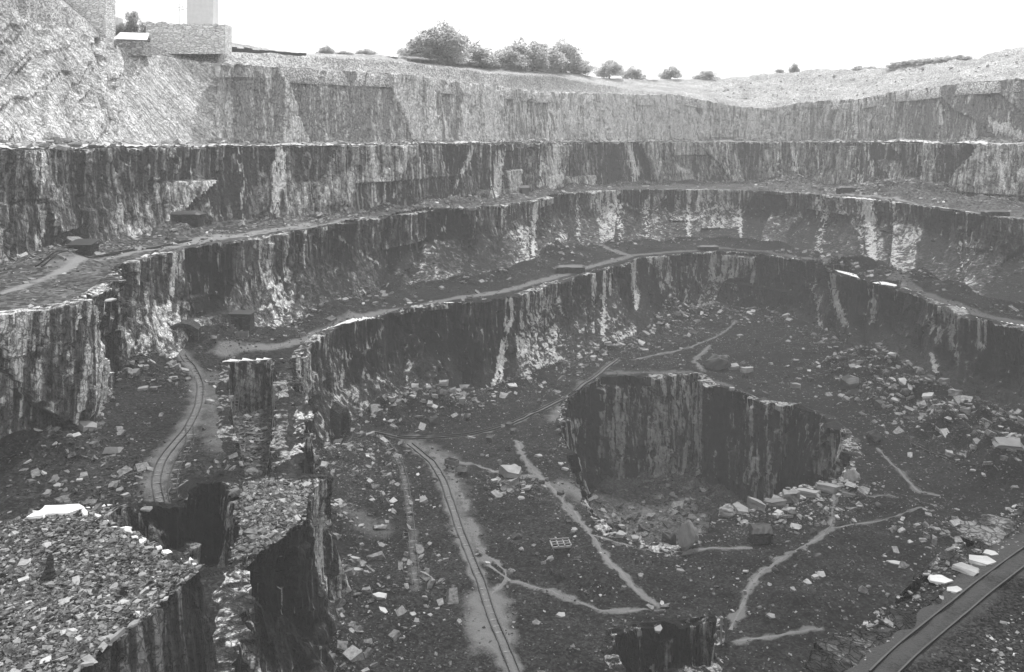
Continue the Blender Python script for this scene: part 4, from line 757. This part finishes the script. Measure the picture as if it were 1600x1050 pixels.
hut(722, 745, H4, z4, 14, 13, 1.5, 'small dark hut beside the footpath at the tramroad curve', roof='heap', rm='blockd')
hut(816, 309, H2, z2, 20, 12, 2.2, 'open fronted shelter on the second gallery right of the tripod', name='timber_shed', cat='shed', wm='wood', roof='mono', door=.4)
for i_, px_ in enumerate((1127, 1134)):
    c = P(px_, 1004, H4); o = MB().box(-.09, .09, -.09, .09, -.6, 2.6, .02).build('timber_post', M['woodl' if i_ == 0 else 'wood']); o.location = (c[0], c[1], zof(z4, c)); tag(o, ['bleached timber post beside the dark cutting at the foot of the picture', 'dark timber post right of the bleached one beside the cutting'][i_], 'post')
# tunnel mouths
def tunnel(px, py, h, zf, wpx, hpx, label, rz=0, back=2.5):
    c = P(px, py, h); s = c[1]/F; wd = wpx*s; hh = hpx*s; z = zof(zf, c)-.4; r = empty('tunnel_mouth', (c[0], c[1], z), rz); tag(r, label, 'tunnel')
    n = 10; o = [(wd/2*math.cos(math.pi*i/n)*-1, hh*.55+hh*.45*math.sin(math.pi*i/n)) for i in range(n+1)]; o = [(-wd/2, 0)]+o+[(wd/2, 0)]; k = len(o)
    O = [(x*1.35+random.uniform(-.2, .2), zz*1.22) for x, zz in o]; v = []; 
    for (x, zz) in o: v.append((x, 0, zz))
    for (x, zz) in O: v.append((x, random.uniform(-.15, .15), zz))
    for (x, zz) in O: v.append((x*1.1, back+1.5, zz*1.05))
    for (x, zz) in o: v.append((x, back, zz))
    f = []
    for i in range(k-1): f += [[i, i+1, k+i+1, k+i], [k+i, k+i+1, 2*k+i+1, 2*k+i], [i+1, i, 3*k+i, 3*k+i+1]]
    MB().add(v, f).build('surround', M['masd'], r); MB().add([(x, back-.02, zz) for x, zz in o], [list(range(k))]).build('opening', M['black'], r)
tunnel(283, 560, H3, zt, 38, 32, 'dark tunnel mouth where the gallery tramroad comes out at the left', .35)
tunnel(539, 700, H4, z4, 14, 40, 'narrow black opening at the foot of the left wall behind the tramroad bend', .6)
# masonry on the top left skyline
def zpx(py, Y): return (HY-py)*Y/F
Yb = 214.0
def wallblock(x0, x1, ytop0, ytop1, ybot, Y, th, name, label, cat, mat, jag=.35, group=None, part=None):
    a = (x0-CX)*Y/F; b = (x1-CX)*Y/F; zb = zpx(ybot, Y); n = max(2, int((b-a)/.8)); r = empty(name, (a, Y, zb)); tag(r, label, cat, group); v = []; f = []
    for i in range(n+1):
        u = i/n; zz = zpx(ytop0+(ytop1-ytop0)*u, Y)-zb+random.uniform(-jag, jag); x = (b-a)*u
        v += [(x, 0, -3), (x, random.uniform(-.05, .05), zz*.5), (x, 0, zz), (x, th, zz), (x, th, -3)]
    for i in range(n):
        for j in range(4): q = i*5+j; f.append([q, q+5, q+6, q+1])
    f += [[0, 1, 2, 3, 4], [n*5+4, n*5+3, n*5+2, n*5+1, n*5]]
    MB().add(v, f).build(part or 'masonry', M[mat], r); return r
M['masp'] = masonry_mat('pale_rubble_masonry', .48, .85, .9)
wallblock(228, 352, 35, 38, 66, Yb, 5, 'ruined_building', 'long pale rubble stone building on the top left skyline', 'building', 'masp')
M['pale'] = plain_mat('limewashed_stone', .62, .8, .1, 1)
wallblock(292, 333, -12, -14, 36, Yb+3, 4, 'engine_house', 'pale square tower rising behind the rubble building', 'tower', 'pale', .1)
wallblock(96, 165, -30, -28, 50, Yb-14, 5, 'stone_abutment', 'rough stone abutment with a sheer right side at the top left corner', 'abutment', 'masp', .3)
wallblock(164, 184, 26, 27, 44, Yb+8, 3, 'low_building', 'faint low pale building between the abutment and the white roofed shed', 'building', 'pale', .05)
def white_shed():
    Y = 196.0; x0 = (178-CX)*Y/F; x1 = (226-CX)*Y/F; zb = zpx(74, Y); r = empty('white_roofed_shed', (x0, Y, zb), -.12); tag(r, 'small dark shed with a white pitched roof near the top left skyline', 'shed'); Lg = x1-x0
    mb = MB(); mb.box(0, Lg, 0, .3, -2, 1.7); mb.box(0, .3, .303, 4, -2, 1.6); mb.box(Lg-.3, Lg, .303, 4, -2, 1.45); mb.box(.303, Lg-.303, 3.7, 4, -2, 2.6); mb.build('wall', M['mas'], r)
    mb = MB(); mb.add([(-1.2, 4.4, 4.0), (Lg-1.0, 4.4, 3.7), (Lg+1.4, -.5, 1.5), (.2, -.5, 1.9), (-1.2, 4.4, 4.12), (Lg-1.0, 4.4, 3.82), (Lg+1.4, -.5, 1.62), (.2, -.5, 2.02)], [[0, 1, 2, 3], [7, 6, 5, 4], [0, 4, 5, 1], [1, 5, 6, 2], [2, 6, 7, 3], [3, 7, 4, 0]]); mb.build('roof', M['roofw'], r)
white_shed()
def dwall(name, pts, hgt, th, label, mat='masd', top=None):
    mb = MB(); o = np.array(pts[0]); r = empty(name, tuple(o)); tag(r, label, 'wall')
    for a, b in zip(pts[:-1], pts[1:]):
        a = Vector(a)-Vector(o); b = Vector(b)-Vector(o); n = max(1, int((b-a).length/1.2)); d = (b-a)/n; nn = Vector((-d.y, d.x, 0)).normalized()*th/2
        for i in range(n):
            p = a+d*i; q = a+d*(i+1)*1.0; h1 = hgt*random.uniform(.8, 1.15)
            mb.add([p-nn-Vector((0, 0, 1)), q-nn-Vector((0, 0, 1)), q+nn-Vector((0, 0, 1)), p+nn-Vector((0, 0, 1)), p-nn+Vector((0, 0, h1)), q-nn+Vector((0, 0, h1)), q+nn+Vector((0, 0, h1)), p+nn+Vector((0, 0, h1))], [[0, 3, 2, 1], [4, 5, 6, 7], [0, 1, 5, 4], [1, 2, 6, 5], [2, 3, 7, 6], [3, 0, 4, 7]])
    mb.build('masonry', M[mat], r)
pts = []
for px in range(250, 480, 12):
    Y = 225+ (px-250)*.1; x = (px-CX)*Y/F; pts.append((x, Y, hill_z(x, Y)))
dwall('field_wall', pts, 1.3, .8, 'dark dry stone wall running down the turf right of the rubble building')
# ------------------------------------------------------------------ timber gear
def tripod(px, py, h, zf, hpx, label):
    c = P(px, py, h); s = c[1]/F; hh = hpx*s; r = empty('tripod', (c[0], c[1], zof(zf, c))); tag(r, label, 'tripod')
    for a in (-2.5, -.6, .9): MB().bar((hh*.42*math.cos(a), hh*.42*math.sin(a)*.6, -.1), (0, 0, hh), .12, .09).build('leg', M['wood'], r)
    MB().bar((-.25, 0, hh*.98), (.25, 0, hh*.98), .16).build('head', M['iron'], r)
tripod(768, 318, H2, z2, 27, 'dark timber tripod on the second gallery at the middle of the picture')
tripod(434, 354, H2, z2, 32, 'dark timber tripod on the second gallery at the left')
tripod(1396, 222, H1, z1, 16, 'small dark tripod on the right of the top gallery')
tripod(706, 330, H2, z2, 14, 'short crossed timber stand left of the middle tripod')
def jib(px, py, h, zf, qx, qy, label):
    c = P(px, py, h); Y = c[1]-1.5; z = zof(zf, c); b = PD(qx, qy, Y); r = empty('derrick', (c[0], c[1], z)); tag(r, label, 'derrick')
    e = b-np.array([c[0], c[1], z]); MB().bar((0, 0, 0), e, .16, .1).build('jib', M['wood'], r); MB().bar((0, 0, -.2), (0, .3, 2.0), .18, .14).build('post', M['wood'], r); MB().bar((0, .3, 1.9), e, .04).build('stay', M['iron'], r)
jib(893, 221.5, H1, z1, 920, 196, 'thin slanting jib right of the middle on the top gallery'); jib(1263, 221, H1, z1, 1332, 188, 'long low slanting jib on the right of the top gallery')
def mast(px, Yd, ytop, label):
    x = (px-CX)*Yd/F; z = hill_z(x, Yd); r = empty('mast', (x, Yd, z)); tag(r, label, 'mast'); hh = zpx(ytop, Yd)-z
    MB().bar((0, 0, -.5), (0, 0, hh), .08, .05).build('pole', M['wood'], r); MB().bar((-1, 0, hh*.9), (1, 0, hh*.93), .05).build('crossarm', M['wood'], r)
mast(286, 216, 8, 'thin pole, right of two, beside the pale tower'); mast(280, 216, 5, 'thin pole, left of two, beside the pale tower')
def ladder(px, y0, y1, Y, label, wd=.7, lean=.6, zb=None):
    x = (px-CX)*Y/F; z0 = zpx(y0, Y); z1_ = zpx(y1, Y); r = empty('ladder', (x, Y, z0)); tag(r, label, 'ladder'); hh = z1_-z0
    for sx in (-1, 1): MB().bar((sx*wd/2, 0, 0), (sx*wd/2*.8+.3, lean, hh), .07).build('stile', M['woodl'], r)
    n = int(hh/.5)
    for i in range(1, n): t = i/n; MB().bar((-wd/2*(1-.2*t)+.3*t, lean*t, hh*t), (wd/2*(1-.2*t)+.3*t, lean*t, hh*t), .035, n=5).build('rung', M['woodl'], r)
ladder(367, 656, 612, 133, 'pale ladder standing in the dark notch below the gallery tramroad')
# quartz vein standing proud of the third face, as a broken zigzag of pale lumps
def wagon(px, py, h, zf, L_, label, rz, body=True, mat='wood'):
    c = P(px, py, h); r = empty('slate_wagon', (c[0], c[1], zof(zf, c)+.12), rz); tag(r, label, 'wagon'); W_ = L_*.55
    mb = MB()
    for sy in (-1, 1): mb.box(-L_/2, L_/2, sy*W_/2-.09, sy*W_/2+.09, .38, .6)
    for sx in (-.5, -.17, .17, .5): mb.box(sx*L_-.08, sx*L_+.08, -W_/2-.14, W_/2+.14, .61, .74)
    mb.build('frame', M[mat], r)
    for sx in (-1, 1):
        for sy in (-1, 1): MB().bar((sx*L_*.28, sy*W_*.42-.06, .3), (sx*L_*.28, sy*W_*.42+.06, .3), .3, n=12).build('wheel', M['iron'], r)
    if body:
        mb = MB(); a, b = L_*.5, W_*.5
        mb.box(-a, a, -b, -b+.08, .76, 1.5); mb.box(-a, a, b-.08, b, .76, 1.5); mb.box(-a, -a+.08, -b+.083, b-.083, .76, 1.5); mb.box(a-.08, a, -b+.083, b-.083, .76, 1.5); mb.build('body', M['wood'], r)
    else:
        for sy in (-1, 1): MB().box(-L_*.5, L_*.5, sy*W_*.5-.05, sy*W_*.5+.05, .9, 1.0).build('side_rail', M['woodl'], r)
wagon(876, 858, H4, z4, 2.6, 'pale empty slatted wagon lying on the floor left of the pit', .15, False, 'woodl')
wagon(706, 733, H4, z4, 2.2, 'dark loaded wagon standing just right of the tramroad curve', -.6)
wagon(378, 551, H3, zt, 2.2, 'dark wagon with pale load in front of the tall black hut', .2)
# ------------------------------------------------------------------ trees
def leafball(n, rx, ry, rz_, z0, size, seed):
    g = np.random.default_rng(seed); nc = 46; cc = g.normal(0, 1, (nc, 3)); cc /= np.linalg.norm(cc, axis=1)[:, None]; cc *= g.uniform(.45, .98, nc)[:, None]; cc[:, 2] = np.abs(cc[:, 2])*1.5-.62; cc[:, :2] *= (1-.35*np.clip(cc[:, 2:], 0, 1))
    rr = g.uniform(.16, .34, nc); k = g.integers(0, nc, n); d = g.normal(0, 1, (n, 3)); d /= np.linalg.norm(d, axis=1)[:, None]
    p = cc[k]+d*(rr[k]*g.uniform(.5, 1.08, n))[:, None]; p = p*np.array([rx, ry, rz_])+np.array([0, 0, z0])
    a = g.normal(0, 1, (n, 3)); a /= np.linalg.norm(a, axis=1)[:, None]; b = np.cross(a, g.normal(0, 1, (n, 3))); b /= np.linalg.norm(b, axis=1)[:, None]
    s = (size*g.uniform(.6, 1.3, n))[:, None]; v = np.stack([p-a*s, p-b*s*.6, p+a*s, p+b*s*.6], 1).reshape(-1, 3); return v, np.arange(4*n).reshape(-1, 4)
TV = []
for k in range(4):
    v, f = leafball(6500, 1, 1, .95, .85, .05, 100+k); TV.append((v, f))
def tree_proto(k):
    r = empty('broadleaf_tree', (0, 0, 0)); v, f = TV[k]; mesh_np('crown', v, f, M['leaf'], parent=r)
    mb = MB(); mb.bar((0, 0, -.1), (0.02, 0, .55), .075, .05, 8)
    for i in range(7):
        a = i*.9+k; mb.bar((0.01, 0, .35+.05*i), (.6*math.cos(a), .6*math.sin(a), .9+.09*i), .03, .01, 5)
    mb.build('trunk', M['bark'], r); return r
PROTO = [None]*4
def tree(px, ytop, ybase, wpx, Y, label, group=None, name='broadleaf_tree', cat='tree'):
    k = random.randrange(4); Y = float(np.interp(px, xh, Yc))+random.uniform(60, 70) if Y > 300 else Y
    if PROTO[k] is None: r = PROTO[k] = tree_proto(k)
    else: r = copy_tree(PROTO[k])
    x = (px-CX)*Y/F; zb = hill_z(x, Y)-.3; zt_ = zpx(ytop, Y); hh = (zt_-zb)/1.85
    r.name = name; r.location = (x, Y, zb); r.scale = (wpx*Y/F/2*1.2, wpx*Y/F/2*1.2, hh*1.12); r.rotation_euler = (0, 0, random.uniform(0, 6)); tag(r, label, cat, group)
TG = 'trees on the middle skyline'
for px, yt, w_, Y, lb in [(660, 58, 62, 330, 'leftmost tall tree of the big skyline clump'), (690, 38, 84, 334, 'tallest tree of the big skyline clump'), (726, 56, 76, 330, 'broad tree right of the tallest in the big clump'), (752, 76, 54, 326, 'low tree at the right end of the big skyline clump'),
                          (790, 76, 50, 340, 'leftmost tree of the second skyline clump'), (820, 64, 66, 345, 'tall tree left of centre in the second skyline clump'), (856, 68, 62, 348, 'middle tree of the second skyline clump'), (882, 66, 52, 350, 'tall tree at the right of the second skyline clump'), (904, 98, 34, 352, 'low bushy tree ending the second skyline clump')]:
    tree(px, yt, 112, w_, Y, lb, TG)
for i in range(13):
    px = 640+i*21.5+random.uniform(-6, 6); yt = 84+10*random.random()-(8 if 650 < px < 740 or 800 < px < 880 else 0)
    tree(px, yt, 112, random.uniform(40, 56), 331, 'one of the low leafy trees filling the foot of the two skyline clumps', 'undergrowth trees of the skyline clumps')
for px, yt, w_, lb in [(510, 72, 26, 'small bush left of two on the left middle skyline'), (538, 80, 24, 'low bush between small ones left of the big clump'), (572, 77, 34, 'wide low bush just left of the big skyline clump'), (610, 88, 26, 'lowest bush next to the big skyline clump')]: tree(px, yt, 90, w_, 330, lb, 'bushes on the left middle skyline', 'bush', 'bush')
for px, yt, w_, lb in [(952, 93, 38, 'round tree, first of three separate trees right of the clumps'), (988, 106, 34, 'lowest tree, second of three separate trees right of the clumps'), (1047, 103, 30, 'pointed tree, third of three separate trees right of the clumps')]: tree(px, yt, 128, w_, 370, lb, 'separate trees right of the clumps')
tree(1016, 126, 136, 30, 372, 'low bush between the second and third separate trees', None, 'bush', 'bush')
tree(1103, 111, 126, 34, 400, 'dome shaped bush alone on the far field skyline', None, 'bush', 'bush'); tree(1241, 99, 114, 16, 350, 'small bush on the right spoil skyline, darkest of two', None, 'bush', 'bush'); tree(1218, 108, 114, 14, 350, 'tiny bush left of the darkest one on the spoil skyline', None, 'bush', 'bush')
for i, px in enumerate([1345, 1362, 1400, 1420, 1440, 1458, 1478, 1500, 1512]): tree(px, [103, 104, 97, 93, 92, 90, 88, 86, 88][i], 108, 28, 360, 'low tree in the distant line behind the right skyline', 'distant line of trees on the right', 'distant_tree')
for px, yt, w_, lb in [(206, 18, 30, 'dark tree left of the rubble building'), (228, 34, 36, 'dark bush against the rubble building'), (190, 36, 26, 'dark bush behind the white roofed shed')]: tree(px, yt, 66, w_, 222, lb, None, 'bush' if 'bush' in lb else 'broadleaf_tree', 'bush' if 'bush' in lb else 'tree')
# ------------------------------------------------------------------ haze
m = bpy.data.materials.new('haze_air'); m.use_nodes = True; n = m.node_tree; n.nodes.clear(); pv = n.nodes.new('ShaderNodeVolumePrincipled'); oo = n.nodes.new('ShaderNodeOutputMaterial')
pv.inputs['Density'].default_value = HAZE; pv.inputs['Color'].default_value = (.97, .97, .97, 1); n.links.new(pv.outputs[0], oo.inputs['Volume'])
hb = MB().box(-760, 760, -40, 920, -105, 62).build('haze', m); tag(hb, kind='stuff', label='thin pale haze filling the air of the quarry')
